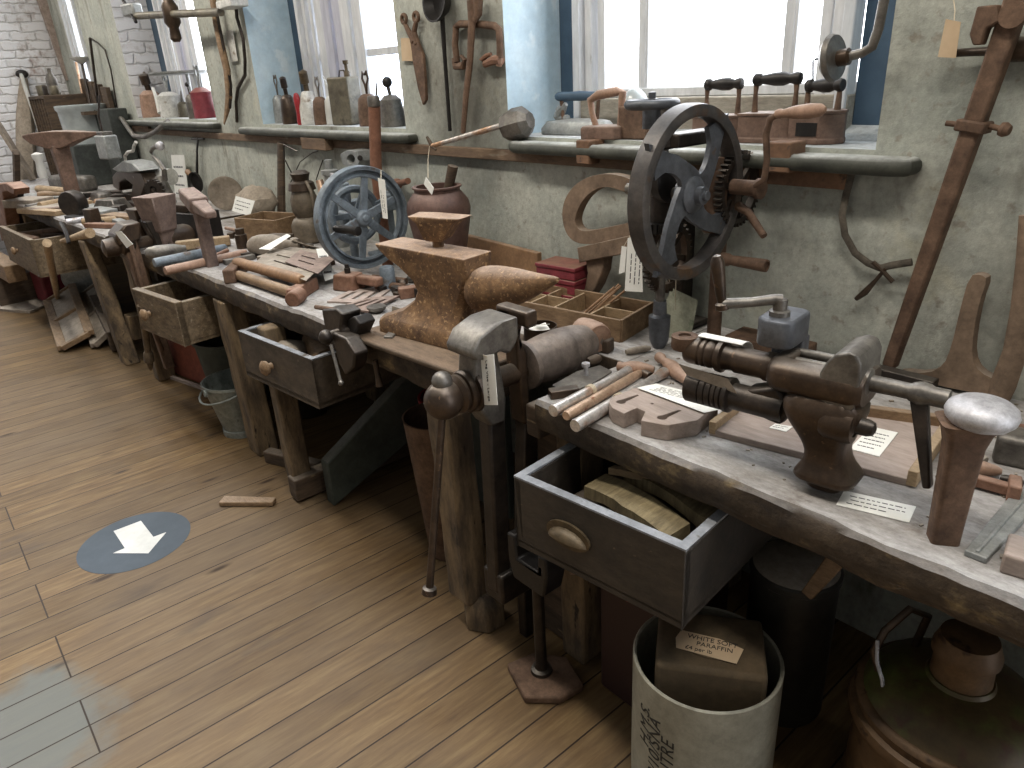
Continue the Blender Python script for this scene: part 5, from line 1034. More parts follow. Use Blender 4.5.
# apron bag on the brick wall, leaning planks
XF = -9.6
def KX(px, py, x=XF+.06): d = ray(px, py); return EYE + d*(x/d.x)
ba = T('canvas_apron', 'brown canvas apron hanging on the white brick wall', 'apron', KX(24,180,XF+.1))
m = MB(); R_ = []
for py, a, b, th in ((72,19,28,.02),(85,17,30,.07),(100,14,34,.1),(125,11,38,.12),(150,12,40,.12),(180,13,41,.10),(200,15,40,.08)):
    l, r = KX(a,py,XF+.02), KX(b,py,XF+.02); R_.append([l, l.lerp(r,.3)+V((th,0,0)), l.lerp(r,.7)+V((th*1.1,0,0)), r, l.lerp(r,.5)])
m.loft(R_); m.build('cloth', M['sack'], ba, sub=1); MB().tube([KX(21,74,XF+.1),KX(26,90,XF+.14),KX(33,110,XF+.16),KX(40,132,XF+.16)], .02, 8).build('strap', M['card_white'], ba, label='pale strap'); MB().ball(KX(22,74,XF+.08), .06, (.6,1,.7)).build('hook_shadow_cap' if False else 'collar', M['iron_black'], ba, label='black collar')
MB().bar(KX(-6,118,XF+.5), V((-9.0,1.20,BT+.01)), .10, .03, (0,0,1)).build('leaning_plank', M['wood_dusty'], bevel=.004, label='grey plank leaning diagonally left of the apron', cat='plank')
MB().bar(Y(17,190,1.05), Y(16,152,1.10), .07, .05, (0,1,0)).build('wooden_post', M['wood_dark'], bevel=.006, label='short brown post standing behind the far leg vise', cat='post')
MB().bar(KX(72,80,XF+.12), KX(33,-30,XF+.12), .12, .08, (1,0,0)).build('leaning_timber', M['wood_board'], bevel=.006, label='long pinkish timber leaning against the brick wall', cat='timber')
# cable and pipe on the pier between the first windows
K = KY(1.835); m = MB().tube([K(90,38),K(98,43),K(105,50),K(111,70),K(115,95),K(119,118)], .007, 8); m.build('wall_cable', M['iron_dark'], label='dark cable running down the pier by the far window', cat='cable')
cp = MB().tube([K(116,116,1.80),K(122,119,1.74),K(128,128,1.70),K(134,136,1.70),K(145,137,1.72),K(155,132,1.76),K(168,121,1.80)], .018, 10); cp.build('bent_pipe', M['iron_grey'], label='bent grey pipe along the wall under the first sill', cat='pipe')
# ------------------------------------------------------------------ things on the sills and hung on the wall
def irn(name, label, px0, px1, pyb, y, h, mat, grp, deg=0, window_=False, hcol='iron_black', depth=.11, handle=True, hz=.085):
    a, b = Y(px0,pyb,y), Y(px1,pyb,y); L = b.x-a.x; z = SZ; c = V(((a.x+b.x)/2, y+depth/2, z)); f_ = FR(c, deg); t = T(name, label, 'flat iron', c, grp)
    out = [(-L/2,-depth/2),(L*.18,-depth/2),(L*.40,-depth*.3),(L/2,0),(L*.40,depth*.3),(L*.18,depth/2),(-L/2,depth/2)]
    m = MB(); m.loft([[f_(x*s,yy*s,w) for x, yy in out] for w, s in ((0,1),(.012,1),(.014,.96),(h,.96))]); m.build('body', M[mat], t, bevel=.003)
    m = MB(); m.loft([[f_(x,yy,w) for x, yy in out] for w in (h,h+.008)]); m.build('lid', M[mat], t, bevel=.002)
    if window_: MB().box(f_(-.01,-depth/2*.96-.0005,h*.5),(L*.45,.003,h*.45),math.radians(deg)).build('vent', M['iron_black'], t, label='dark vent opening')
    if handle:
        for s in (-.36,.30): MB().tube([f_(L*s,0,h+.006), f_(L*s*1.02,0,h+.06), f_(L*s,0,h+hz)], [.009,.006,.008], 10).build('post', M['rust_tube'], t)
        MB().lathe([(.010,-L*.42),(.017,-L*.38),(.017,-L*.3),(.012,-L*.26),(.018,-L*.05),(.018,L*.1),(.012,L*.2),(.017,L*.3),(.015,L*.36),(.006,L*.38)], f_(0,0,h+hz+.008), f_(1,0,0)-f_(0,0,0), 16).build('handle', M[hcol], t, label='dark turned wooden handle')
    return t
SZ = 1.386; grp = 'old box irons on the right-hand sill'
irn('box_iron', 'box iron with dark wooden handle, left of the two side by side', 690, 733, 138, 1.93, .06, 'rust_iron', grp, 8)
irn('box_iron', 'box iron nearest the front of the sill, behind crank grip', 735, 792, 140, 1.89, .07, 'rust_iron', grp, 4)
irn('box_iron', 'smaller box iron with open vent by the blue shutter board', 786, 834, 140, 1.90, .075, 'rust_iron', grp, -4, True, hz=.06)
t6 = Y(813,80,1.95); MB().tube([Y(813,82,1.96),Y(813,61,1.96),Y(816,59,1.96),Y(822,59,1.96)], .003, 6).build('wire_hook', M['iron_black'], label='thin bent wire standing on the smaller box iron', cat='wire')
c = V((-1.97,2.00,SZ)); si = T('large_iron', 'large dusty flat iron with dark blue handle beside pale blue reveal', 'flat iron', c, grp)
f_ = FR(c, 4); m = MB(); m.loft([[f_(x*s,y_*s,w) for x, y_ in [(-.14,-.06),(-.06,-.075),(.08,-.07),(.15,-.02),(.15,.02),(.08,.07),(-.06,.075),(-.14,.06)]] for w, s in ((0,1),(.02,1),(.045,.85),(.05,.5))]); m.build('body', M['grey_metal'], si, bevel=.004)
for s in (-.08,.08): MB().tube([f_(s,0,.045),f_(s*1.1,0,.12)], .007, 8).build('post', M['rust_tube'], si)
MB().lathe([(.012,-.11),(.016,-.1),(.015,-.05),(.017,0),(.014,.06),(.013,.11)], f_(0,0,.128), (1,.07,0), 16).build('handle', M['frame_blue'], si)
c = V((-1.725,1.875,SZ)); si = T('smoothing_iron', 'small pink-brown smoothing iron with arched wooden handle', 'flat iron', c, grp); f_ = FR(c, 12)
m = MB(); m.loft([[f_(x*s,y_*s,w) for x, y_ in [(-.08,-.035),(-.03,-.05),(.05,-.045),(.07,-.03),(.07,.03),(.05,.045),(-.03,.05),(-.08,.035)]] for w, s in ((0,1),(.035,1),(.042,.9))]); m.build('body', M['rust_iron'], si, bevel=.004)
MB().tube([f_(-.04,0,.04),f_(-.055,0,.08),f_(-.06,0,.12),f_(-.03,0,.135),f_(.04,0,.145),f_(.06,0,.14),f_(.055,0,.08),f_(.05,0,.04)], [.010,.010,.013,.015,.015,.013,.010,.009], 10).build('handle', M['wood_handle'], si)
m = MB(); c = Y(638,132,1.90); m.box((c.x,1.91,SZ+.05),(.12,.08,.10)); m.build('iron_block', M['rust_tube'], bevel=.006, label='upright brown iron block on the sill behind the handwheel', cat='block')
m = MB(); c = Y(633,95,1.99); m.ball((c.x,2.0,SZ+.075), .05, (1,1,1.5)).build('glass_insulator', M['glass_jar'], label='small pale rounded jar behind the brown block on sill', cat='jar')
m = MB(); m.tube([Y(557,118,2.0),Y(561,110,2.0),Y(566,104,2.0)], [.015,.02,.008], 8); m.tube([Y(557,118,2.0),Y(568,118,2.0)], .012, 8); m.build('small_trivet', M['grey_metal'], label='little grey metal bracket by the large dusty iron', cat='bracket')
# wooden blocks fixed on the rail below the sills
for k, (px, w, d) in enumerate(((586,.06,.05),(780,.075,.06))):
    q = Y(px,157 if k else 152,1.79); MB().box((q.x,1.7925+.018,q.z),(w,.020+.056,.075)).build('trim_%d' % (6+k), M['rail_rust'], bevel=.004, kind='structure')
q = Y(315,130,1.80); MB().box((q.x,1.7975,1.318),(.28,.046,.06)).build('trim_8', M['rail_wood'], bevel=.004, kind='structure')
# oil cans and blow lamps
def can(label, px, pyb, pyt, wpx, y, mat, spout='cone', group=None, name='oil_can', smat='iron_grey', deg=0, taper=.85, handle=False):
    b = Y(px,pyb,y); z0 = SILLZ; k = mpp(b); r = wpx*k/2*1.22; h = (pyb-pyt)*k*1.16; b = V((b.x,y,z0)); t = T(name, label, 'can', b, group)
    if spout == 'square':
        m = MB(); m.box(b+V((0,0,h/2)), (r*2,r*1.3,h), .25); m.build('body', M[mat], t, bevel=r*.12, seg=3)
        MB().lathe([(r*.22,h),(r*.22,h+.02),(r*.12,h+.03),(r*.12,h+.055),(r*.2,h+.06),(r*.2,h+.075)], b+V((r*.7,0,0)), (0,0,1), 14).build('cap', M['brass'], t)
        MB().tube([b+V((-r*.5,0,h)),b+V((-r*.3,0,h+.03)),b+V((r*.3,0,h+.03)),b+V((r*.5,0,h))], .004, 8).build('handle', M['iron_dark'], t)
    else:
        m = MB(); m.lathe([(r,0),(r*1.02,h*.06),(r*.97,h*.5),(r*taper,h*.86),(r*.5,h),(r*.3,h*1.02)], b, (0,0,1), 22); m.build('body', M[mat], t)
        top = b+V((0,0,h))
        if spout == 'cone': MB().tube([top,top+V((.0,0,h*.2)),top+V((math.cos(deg)*h*.5,0,h*.75))], [r*.3,r*.18,r*.07], 10).build('spout', M[smat], t)
        if spout == 'lamp':
            MB().lathe([(r*.25,0),(r*.25,h*.25),(r*.4,h*.28),(r*.4,h*.62),(r*.25,h*.65)], top, (.25,-.2,1), 16).build('burner', M[smat], t)
            MB().ring(top+V((-r*.2,0,h*.5)), (.2,1,0), r*.42, r*.1, 20, 6).build('ring', M[smat], t)
        if spout == 'loop':
            for s in (-1,1): MB().tube([top,top+V((s*r*.15,0,h*.3)),top+V((s*r*.5,0,h*.5)),top+V((s*r*.3,0,h*.72)),top+V((0,0,h*.62))], r*.11, 8).build('handle_loop', M[smat], t)
        if spout == 'ball': MB().tube([top,top+V((-r*.2,0,h*.3))], r*.15, 8).build('neck', M[smat], t); MB().ball(top+V((-r*.25,0,h*.42)), r*.42).build('knob', M['iron_black'], t)
    if handle: MB().tube([b+V((r*.9,-.01,h*.8)),b+V((r*1.5,-.01,h*.75)),b+V((r*1.6,-.01,h*.4)),b+V((r*.95,-.01,h*.15))], r*.1, 8).build('handle', M[smat], t)
    return t
SILLZ = 1.401; g2 = 'oil cans and blow lamps on the middle sill'
can('small grey can with ring top, leftmost on the middle sill', 281, 115, 93, 11, 1.95, 'grey_metal', 'loop', g2)
can('dark brown blow lamp second from left on middle sill', 290, 117, 94, 13, 1.91, 'iron_brown', 'lamp', g2, 'blow_lamp', 'iron_dark')
can('cream bell-shaped blow lamp behind the red handle', 311, 118, 92, 17, 1.93, 'white_paint', 'lamp', g2, 'blow_lamp', 'brass', taper=.7)
can('brown can with pale lever arm, right of the cream blow lamp', 322, 117, 95, 13, 1.92, 'rust_tube', 'loop', g2)
can('pale oil can with slanting white spout on the middle sill', 333, 117, 95, 12, 1.96, 'card_white', 'cone', g2, smat='card_white', deg=2.3)
can('large rectangular olive tin with brass cap, tallest on the sill', 348, 119, 81, 23, 1.95, 'can_olive', 'square', g2, 'fuel_tin')
can('brown can with looped scissor handles right of olive tin', 370, 119, 94, 18, 1.93, 'rust_tube', 'loop', g2, smat='iron_brown')
can('dark green oil can with thin spout behind the pole top', 379, 116, 96, 11, 1.95, 'can_olive', 'cone', g2, smat='can_olive', deg=1.3)
can('dark blow lamp with round black knob, rightmost on middle sill', 393, 121, 96, 20, 1.92, 'iron_grey', 'ball', g2, 'blow_lamp', 'iron_dark')
q = Y(299.5,117,1.875); MB().lathe([(.014,0),(.017,.02),(.013,.06),(.016,.10),(.018,.14),(.012,.16),(.004,.165)], V((q.x,1.875,SILLZ)), (0,0,1), 14).build('red_grip', M['red_plastic'], label='bright red plastic grip standing before the cream blow lamp', cat='handle')
SILLZ = 1.421; g3 = 'cans on the left sill'
can('pinkish can with dark funnel top, leftmost on left sill', 154, 113, 92, 18, 1.95, 'wood_handle', 'lamp', g3, 'oil_can', 'iron_brown')
MB().tube([Y(138,108,1.90),Y(145,96,1.90),Y(149,86,1.92)], [.025,.02,.015], 10).build('pale_spout', M['card_white'], label='pale slanting spout before the leftmost can', cat='spout') if False else None
can('white tin pail with lid, middle of left sill', 172, 112, 92, 18, 1.97, 'white_paint', 'loop', g3, 'tin_pail', 'grey_metal', taper=.98)
can('small olive can behind the dark jug on left sill', 184, 110, 98, 10, 2.0, 'can_olive', 'cone', g3, deg=1.2)
can('narrow blackish jug on the left sill front', 194, 115, 96, 9, 1.90, 'iron_grey', 'ball', g3, 'oil_jug', 'iron_dark', handle=True)
can('dark red can, rightmost on the left sill', 205, 113, 89, 17, 1.95, 'red_box', 'loop', g3, smat='grey_metal', taper=1.0)
m = MB().tube([Y(160,113,1.88),Y(156,97,1.90),Y(153,88,1.92)], [.018,.014,.012], 8); m.build('steel_rod', M['card_white'], label='pale metal rod leaning before the leftmost can', cat='rod')
q = Y(187,74,2.0); m = MB(); m.lathe([(.26,0),(.27,.01),(.27,.02),(.03,.0)], V((q.x,2.0,q.z)), (0,0,1), 20); m.tube([V((q.x,2.0,1.425)),V((q.x,2.0,q.z))], .015, 8); m.build('tin_scale', M['grey_metal'], label='shallow metal pan on a stem behind left sill cans', cat='pan')
# --- hung on the pier between the middle and right windows
yh = 1.825; K = KY(yh)
sh = T('tin_snips', 'rusty long-bladed snips hanging on the pier, points down', 'snips', K(412,60))
MB().prism([K(*q) for q in ((410,33),(415,31),(419,42),(424,55),(426,80),(427,100),(424,105),(419,88),(414,62),(413,52))], (0,.014,0)).build('blade', M['rust_tube'], sh, bevel=.002)
for x, yy in ((404,19),(416,17)): MB().ring(K(x,yy), (0,1,0), .016, .008, 24, 8, 1, 1).build('finger_ring', M['rust_tube'], sh)
MB().tube([K(405,24),K(409,32),K(414,42)], [.009,.011,.012], 8).build('arm', M['rust_tube'], sh); MB().tube([K(416,22),K(414,32),K(417,44)], [.009,.012,.012], 8).build('arm', M['rust_tube'], sh)
tag('buff_tag', 'buff card hanging beside the rusty snips', [(401,38),(412,38),(414,61),(402,61)], 1.838, 'paper_buff', 0)
ld2 = T('iron_ladle', 'black round ladle hanging on its long thin rod', 'ladle', K(445,10)); c = K(442,2)
MB().lathe([(.004,.0),(.05,.004),(.07,.03),(.075,.05),(.068,.05),(.05,.015),(.004,.012)], c+V((0,.01,.0)), (0,-1,.1), 28).build('bowl', M['iron_black'], ld2)
MB().tube([K(442,16),K(445,60),K(450,131)], [.010,.008,.008], 8).build('rod', M['iron_black'], ld2)
fr = T('shackle_frame', 'rusty square frame with two clamp feet hung on the pier', 'frame', K(478,45))
MB().tube([K(457,62),K(455,45),K(456,27),K(460,24),(K(478,24)),K(495,26),K(499,30),K(500,45),K(500,58)], .013, 10).build('frame', M['rust_tube'], fr)
MB().tube([K(455,58),K(456,66),K(463,66),K(465,60),K(461,56)], [.014,.016,.014,.010,.007], 8).build('clamp_foot', M['rust_tube'], fr); MB().tube([K(501,60),K(494,60),K(485,64),K(482,60),K(486,56),K(491,54)], [.018,.016,.013,.012,.009,.006], 8).build('clamp_foot', M['rust_red'], fr)
MB().cyl(K(500,55), K(499,66), .011).build('bolt', M['wood_handle'], fr)
rd = T('long_tongs', 'long rusty tongs hanging over the square frame', 'tongs', K(470,70,1.80)); MB().tube([K(471,0,1.80),K(472,20,1.80),K(470,60,1.80),K(466,95,1.80),K(463,133,1.80)], [.018,.016,.014,.013,.011], 10, sq=(1.2,.7,(0,1,0))).build('rein', M['rust_tube'], rd); MB().tube([K(478,-4,1.81),K(478,14,1.81),K(474,22,1.80)], [.02,.016,.01], 10).build('rein', M['rust_tube'], rd)
pb = T('iron_pole', 'grey pole with an octagonal iron head resting on sill edge', 'pole', K(515,130,1.83))
a, b = Y(432,146,1.70), Y(503,125,1.80); MB().tube([a,b], [.009,.011], 12).build('pole', M['bright_steel'], pb)
hx = Y(517,124,1.83); ax_ = (b-a).normalized(); MB().lathe([(.02,-.06),(.048,-.05),(.058,-.01),(.055,.035),(.03,.06)], hx, ax_, 8).build('head', M['iron_grey'], pb, sharp=20)
MB().tube([Y(427,137,1.70), a, Y(436,150,1.70)], [.006,.009,.004], 8).build('hook', M['wood_dark'], pb)
# --- right end of the wall
K = KY(1.80); br = T('carpenters_brace', 'cranked iron brace with round wooden pad hanging by the window', 'brace', K(870,30))
MB().tube([K(885,-12),K(884,0),K(878,30),K(872,47),K(862,53),K(850,56)], .011, 12).build('crank', M['iron_grey'], br)
MB().lathe([(.012,0),(.019,.005),(.019,.03),(.014,.034)], K(851,56), K(840,58)-K(851,56), 16).build('ferrule', M['iron_brown'], br)
MB().lathe([(.02,0),(.05,.006),(.054,.018),(.04,.03),(.012,.036),(.003,.037)], K(839,57), K(828,59)-K(839,57), 28).build('pad', M['iron_grey'], br)
tag('buff_tag', 'buff luggage tag tied to a nail by the leaning rusty tube', [(946,19),(961,22),(956,58),(938,57)], 1.80, 'paper_buff', 0, [(954,23,1.80),(955,10,1.82),(953,-4,1.83)])
fh = MB().lathe([(.008,0),(.009,.06),(.019,.08),(.024,.11),(.024,.18),(.012,.2)], K(955,53,1.82), K(990,51,1.82)-K(955,53,1.82), 16); fh.build('tool_shank', M['iron_brown'], label='brown tool shank behind the leaning tube and buff tag', cat='tool')
tb = T('leaning_tube', 'long rusty square tube leaning against wall with collar and thumbscrew', 'tube', Z(892,367,.85))
a, b = Y(890,366,1.77), Y(1020,-6,1.78); d = (b-a)
MB().bar(a, b, .032, .032, (0,1,0), .042, .042).build('tube', M['rust_tube'], tb, bevel=.006)
s = a.lerp(b,.70); MB().bar(s-d.normalized()*.012, s+d.normalized()*.012, .058, .056, (0,1,0)).build('collar', M['rust_tube'], tb, bevel=.004)
e = s+V((.03,-.0,.0)); MB().lathe([(.006,0),(.006,.02),(.013,.022),(.015,.03),(.01,.04)], e, (1,-.1,-.2), 14).build('thumbscrew', M['rust_tube'], tb); MB().cyl(s+V((-.055,0,.005)), s, .006).build('pin', M['rust_tube'], tb)
s = a.lerp(b,.955); MB().prism([s+V(q) for q in ((-.02,-.02,.02),(-.055,-.02,.02),(-.06,-.02,-.03),(-.05,-.02,-.05),(-.035,-.02,-.05),(-.03,-.02,-.02),(-.01,-.02,-.01))], (0,.03,0)).build('lug', M['rust_tube'], tb, bevel=.003)
MB().cyl(s+V((.01,-.035,0)), s+V((.01,-.02,0)), .024, n=20).build('pivot_bolt', M['rust_tube'], tb)
hs_ = T('hanging_strap', 'grey strap hanging in a curve below the sill end with buckle', 'strap', Y(850,200,1.82))
K = KY(1.825)
MB().tube([K(846,160),K(851,163),K(852,172),K(846,195),K(842,215),K(845,235),K(855,253),K(868,263),K(880,268),K(893,265),K(912,262)], .0095, 10, sq=(1.0,.45,(0,1,0))).build('strap', M['rope'], hs_)
MB().tube([K(873,262),K(880,268),K(893,282)], .006, 8).build('tie', M['iron_brown'], hs_); MB().tube([K(886,268),K(876,280),K(865,292),K(856,299)], [.005,.005,.009,.006], 8).build('buckle_tongue', M['iron_brown'], hs_)
# --- pier between the left and middle windows
K = KY(1.80); bw = T('bent_wood_bow', 'long bent brown wooden bow hanging on left pier', 'bow', K(222,60))
MB().tube([K(212,-5),K(216,20),K(221,45),K(227,70),K(229,95),K(227,110),K(224,124)], [.03,.035,.038,.036,.034,.025,.008], 8, sq=(1,.5,(0,1,0))).build('bow', M['wood_mid'], bw)
MB().tube([K(217,14),K(224,50),K(231,85),K(230,108)], .009, 8).build('edge_iron', M['iron_dark'], bw)
K = KY(1.83); MB().tube([K(236,6),K(237,18),K(243,38),K(245,60),K(245,75),K(238,88),K(236,102),K(237,122)], .010, 8).build('hooked_rod', M['iron_dark'], label='dark cranked rod hanging right of the wooden bow', cat='rod')
K = KY(1.835); card('wall_card', 'small pale card with rust marks pinned behind the dark rod', [K(226,31),K(233,30),K(238,61),K(231,62)], lines=0, mat='white_paint')
pf = T('gas_pipe_bracket', 'pale horizontal pipe with brass joint across the left window', 'pipe', Y(170,14,1.72))
a, b = Y(134,16,1.66), Y(221,12,1.74); MB().tube([a,b], .022, 12).build('pipe', M['can_olive'], pf)
q = Y(171,14,1.70); MB().lathe([(.02,-.16),(.035,-.14),(.03,-.08),(.05,-.05),(.05,.04),(.03,.08),(.045,.12),(.03,.16)], q, (0,0,1), 18).build('joint', M['iron_brown'], pf)
MB().box(Y(132,10,1.66),(.14,.08,.08),.3).build('end_fitting', M['grey_metal'], pf, bevel=.015); MB().tube([Y(123,0,1.64),Y(136,22,1.64)], .012, 8).build('end_lever', M['iron_black'], pf)
MB().box(Y(232,4,1.78),(.22,.10,.04)).build('wall_plate', M['white_paint'], pf, bevel=.005)
# ------------------------------------------------------------------ on the floor and under the benches
st = T('floor_sticker', 'round blue-grey floor sticker with white arrow', 'sticker', Z(135,541,0))
c = st.location.copy(); MB().lathe([(.203,0),(.203,.0012),(.001,.0012)], c, (0,0,1), 72).build('disc', M['sticker_blue'], st)
q = [(343,263),(518,197),(598,300),(680,270),(565,405),(340,404),(415,372)]; MB().prism([Z(60+x/6.4,490+y/6.4,.0018) for x, y in q], (0,0,.0008)).build('arrow', M['card_white'], st, label='white arrow')
# white drum with box inside
dc = V((-.712,1.105,0)); dr = T('white_drum', 'open white plastic drum with black stencilled letters under the dark drawer', 'drum', dc); Rr, Hh = .165, .375
m = MB().lathe([(Rr-.012,0),(Rr,.012),(Rr,.30),(Rr,Hh-.004),(Rr-.004,Hh),(Rr-.008,Hh-.004),(Rr-.010,.02),(.003,.016)], dc, (0,0,1), 64); m.build('shell', M['drum_white'], dr)
def bend_on(a0, z0):
    # letters run up the side of the drum: text x -> height, text y -> round the drum
    return lambda co: dc + V((math.cos(a0 - co.y/Rr)*(Rr+.0008+co.z*.5), math.sin(a0 - co.y/Rr)*(Rr+.0008+co.z*.5), z0 + co.x))
M['stencil'] = flat('stencil', '#23211e', .8)
for k, (s_, z0, da) in enumerate((('H.M.S.', .185, -.16), ('220/10/SNA', .065, .04), ('25 LITRE', .085, .25))):
    text(s_, dc, (1,0,0), (0,1,0), .046, 'stencil', dr, 'stencil_lettering', .0008, bend_on(math.radians(-91) + da, z0), shear=.12)
bxp = V((-.712,1.115,.017)); RB = 36; cb = T('cardboard_block', 'brown cardboard-wrapped block with paper label, sitting in the white drum', 'box', bxp)
m = MB().box((bxp.x,bxp.y,.212), (.235,.185,.39), math.radians(RB)); m.build('box', M['cardboard'], cb, bevel=.012, seg=3)
f_ = FR((bxp.x,bxp.y,.4075), RB)
lid = [f_(.002+.075*math.cos(t), .012+.070*math.sin(t), .0005) for t in [2*PI*k/40 for k in range(40)]]
MB().prism([p+V((0,0,.001)) for p in lid], (0,0,.004)).build('round_lid', M['cardboard'], cb, bevel=.001)
f_ = FR((bxp.x,bxp.y,.411), RB-8)
MB().prism([f_(x,y,.0006) for x, y in [(-.068,-.05),(.062,-.058),(.072,-.01),(.02,.006),(-.066,.008),(-.074,-.02)]], (0,0,.0012)).build('label_paper', M['paper_buff'], cb)
du = f_(1,0,0)-f_(0,0,0); dv = f_(0,1,0)-f_(0,0,0)
for s_, x, y, sz in (('WHITE SOFT', -.05, -.012, .019), ('PARAFFIN', -.028, -.030, .018), ('£4 per lb', -.05, -.047, .016)): text(s_, f_(x,y,.0012), du, dv, sz, 'ink_dark', cb, 'label_lettering', .0006)
# milk churn
cc = V((-.285,1.33,0)); ch = T('milk_churn', 'big greenish-brown metal churn with domed shoulder under the right bench end', 'churn', cc)
m = MB().lathe([(.16,0),(.172,.01),(.172,.10),(.178,.105),(.178,.125),(.172,.13),(.172,.33),(.186,.338),(.190,.352),(.186,.366),(.176,.37),(.176,.385),(.18,.39),(.176,.397),(.165,.402)], cc, (0,0,1), 56); m.build('body', M['churn'], ch)
m = MB().lathe([(.166,.401),(.15,.425),(.115,.447),(.08,.458),(.062,.462),(.058,.47)], cc, (0,0,1), 56); m.build('shoulder', M['churn_green'], ch)
m = MB().lathe([(.055,.462),(.052,.52),(.060,.523),(.060,.535),(.056,.545),(.05,.565),(.02,.57),(.003,.57)], cc, (0,0,1), 32); m.build('neck_cap', M['churn'], ch)
h0 = cc+V((-.128,-.06,.43)); h1 = cc+V((-.10,.04,.45)); m = MB().tube([h0,h0+V((-.015,0,.04)),h0+V((-.008,.02,.085)),h0.lerp(h1,.5)+V((0,.02,.115)),h1+V((.012,0,.085)),h1], .008, 10); m.build('handle', M['iron_brown'], ch)
m = MB().tube([h0+V((-.012,0,.07)),h0+V((.0,-.015,.03)),h0+V((.02,-.03,.01)),h0+V((.03,-.04,-.01))], .004, 6); m.build('wire', M['steel'], ch)
# dark tin with a dusty lid under the bench, and a paddle over it
tc_ = V((-.70,1.45,0)); tu = T('dark_tin_drum', 'dark round lidded tin standing behind the white drum', 'tin', tc_); MB().lathe([(.10,0),(.105,.01),(.105,.42),(.11,.425),(.11,.44),(.105,.445)], tc_, (0,0,1), 36).build('shell', M['dark_tub'], tu); MB().lathe([(.104,.444),(.10,.447),(.003,.449)], tc_, (0,0,1), 36).build('lid', M['wood_dusty'], tu)
m = MB().hexa([(-.60,1.28,.515),(-.575,1.28,.505),(-.50,1.40,.68),(-.55,1.40,.70)], [(-.60,1.30,.515),(-.575,1.30,.505),(-.50,1.42,.68),(-.55,1.42,.70)]); m.build('bench_bracket', M['wood_mid'], nb, bevel=.003)
# maroon cabinet and red scoop under the drawer
rb = V((-.98,1.25,0)); rt = T('dark_red_cabinet', 'dark maroon metal cabinet standing under the nearest drawer', 'cabinet', rb); MB().box((-.965,1.28,.23),(.20,.30,.46)).build('body', flat('maroon','#2c1714',.6), rt, bevel=.008)
rc = T('red_scoop', 'bright red plastic scoop on the maroon cabinet under the drawer', 'scoop', (-.92,1.16,.461)); m = MB(); m.loft([[V((-.92+x*s, 1.08+y*s, z)) for x, y in rrect(0,0,.15,.13,.03)] for z, s in ((.461,.75),(.50,1.),(.501,.93),(.465,.68))]); m.build('bowl', M['red_plastic'], rc)
MB().tube([V((-.975,1.06,.485)), V((-1.01,1.01,.492)), V((-1.03,.99,.494))], [.012,.010,.012], 10).build('handle', M['rust_tube'], rc)
# offcuts in the nearest drawer
dz_ = .565; grp = 'wooden offcuts and shavings in the nearest drawer'
for k, (a, b, w, h, lab, mat) in enumerate((((-1.05,1.10,.66),(-.77,1.06,.672),.075,.03,'wide flat offcut nearest the drawer front','chopped'),((-1.02,1.20,.67),(-.73,1.14,.685),.06,.03,'offcut lying deeper in the drawer beside the worktop','chopped'),((-1.04,1.15,.69),(-.80,1.20,.70),.02,.018,'thin pale sliver lying across the two offcuts','wood_pale'))):
    n_ = 8; m = MB(); A_, B_ = V(a), V(b); m.loft([[A_.lerp(B_,i/n_)+V((0,s*w/2,zz+.012*math.sin(i/n_*PI))) for s, zz in ((-1,0),(1,0),(1,h),(-1,h))] for i in range(n_+1)]); m.jitter(.005,18,k); m.build('wood_offcut', M[mat], label=lab, cat='offcut', group=grp)
m = MB(); m.box((-.93,1.17,.60),(.36,.34,.06)); m.jitter(.02,12,4); m.build('drawer_rubbish', M['wood_dark'], label='dark mass of wood chips filling the nearest drawer', cat='wood chips', kind='stuff')
# contents of the middle drawer
m = MB().tube([(-2.62,1.14,.66),(-2.36,1.06,.66)], [.055,.05], 16); m.build('wooden_roller', M['wood_mid'], label='round wooden roller lying in the open drawer by small vise', cat='roller')
m = MB().ball((-2.60,1.02,.64), .075, (1.2,1,.8)).jitter(.01,16); m.build('wood_ball', M['wood_dusty'], label='rounded wooden lump in the open drawer by small vise', cat='lump')
for z, a, b in ((.565,(-2.70,1.0),(-2.40,1.3)),): MB().bar((*a,.58),(*b,.58),.06,.03).build('wood_strip', M['wood_dark'], label='dark wooden strip at the bottom of the middle drawer', cat='strip')
# contents of the far drawer
for k, (a, b, lab) in enumerate((((-6.75,.66,.66),(-6.2,.95,.735),'rusty bar lying diagonal over far drawer tools'),((-6.55,.68,.68),(-6.1,.72,.70),'rusty bar along the front in the far drawer'),((-6.7,.85,.64),(-6.15,1.0,.66),'lower rusty bar half buried in far drawer'))):
    MB().bar(a, b, .05, .035).build('iron_bar', M['rust_tube'], bevel=.006, label=lab, cat='bar', group='rusty bars in the far drawer')
m = MB().ball((-6.1,.80,.68), .08, (1,1,.9)); m.build('iron_knob', M['iron_brown'], label='round iron knob among bars in the far drawer', cat='knob ') if False else None
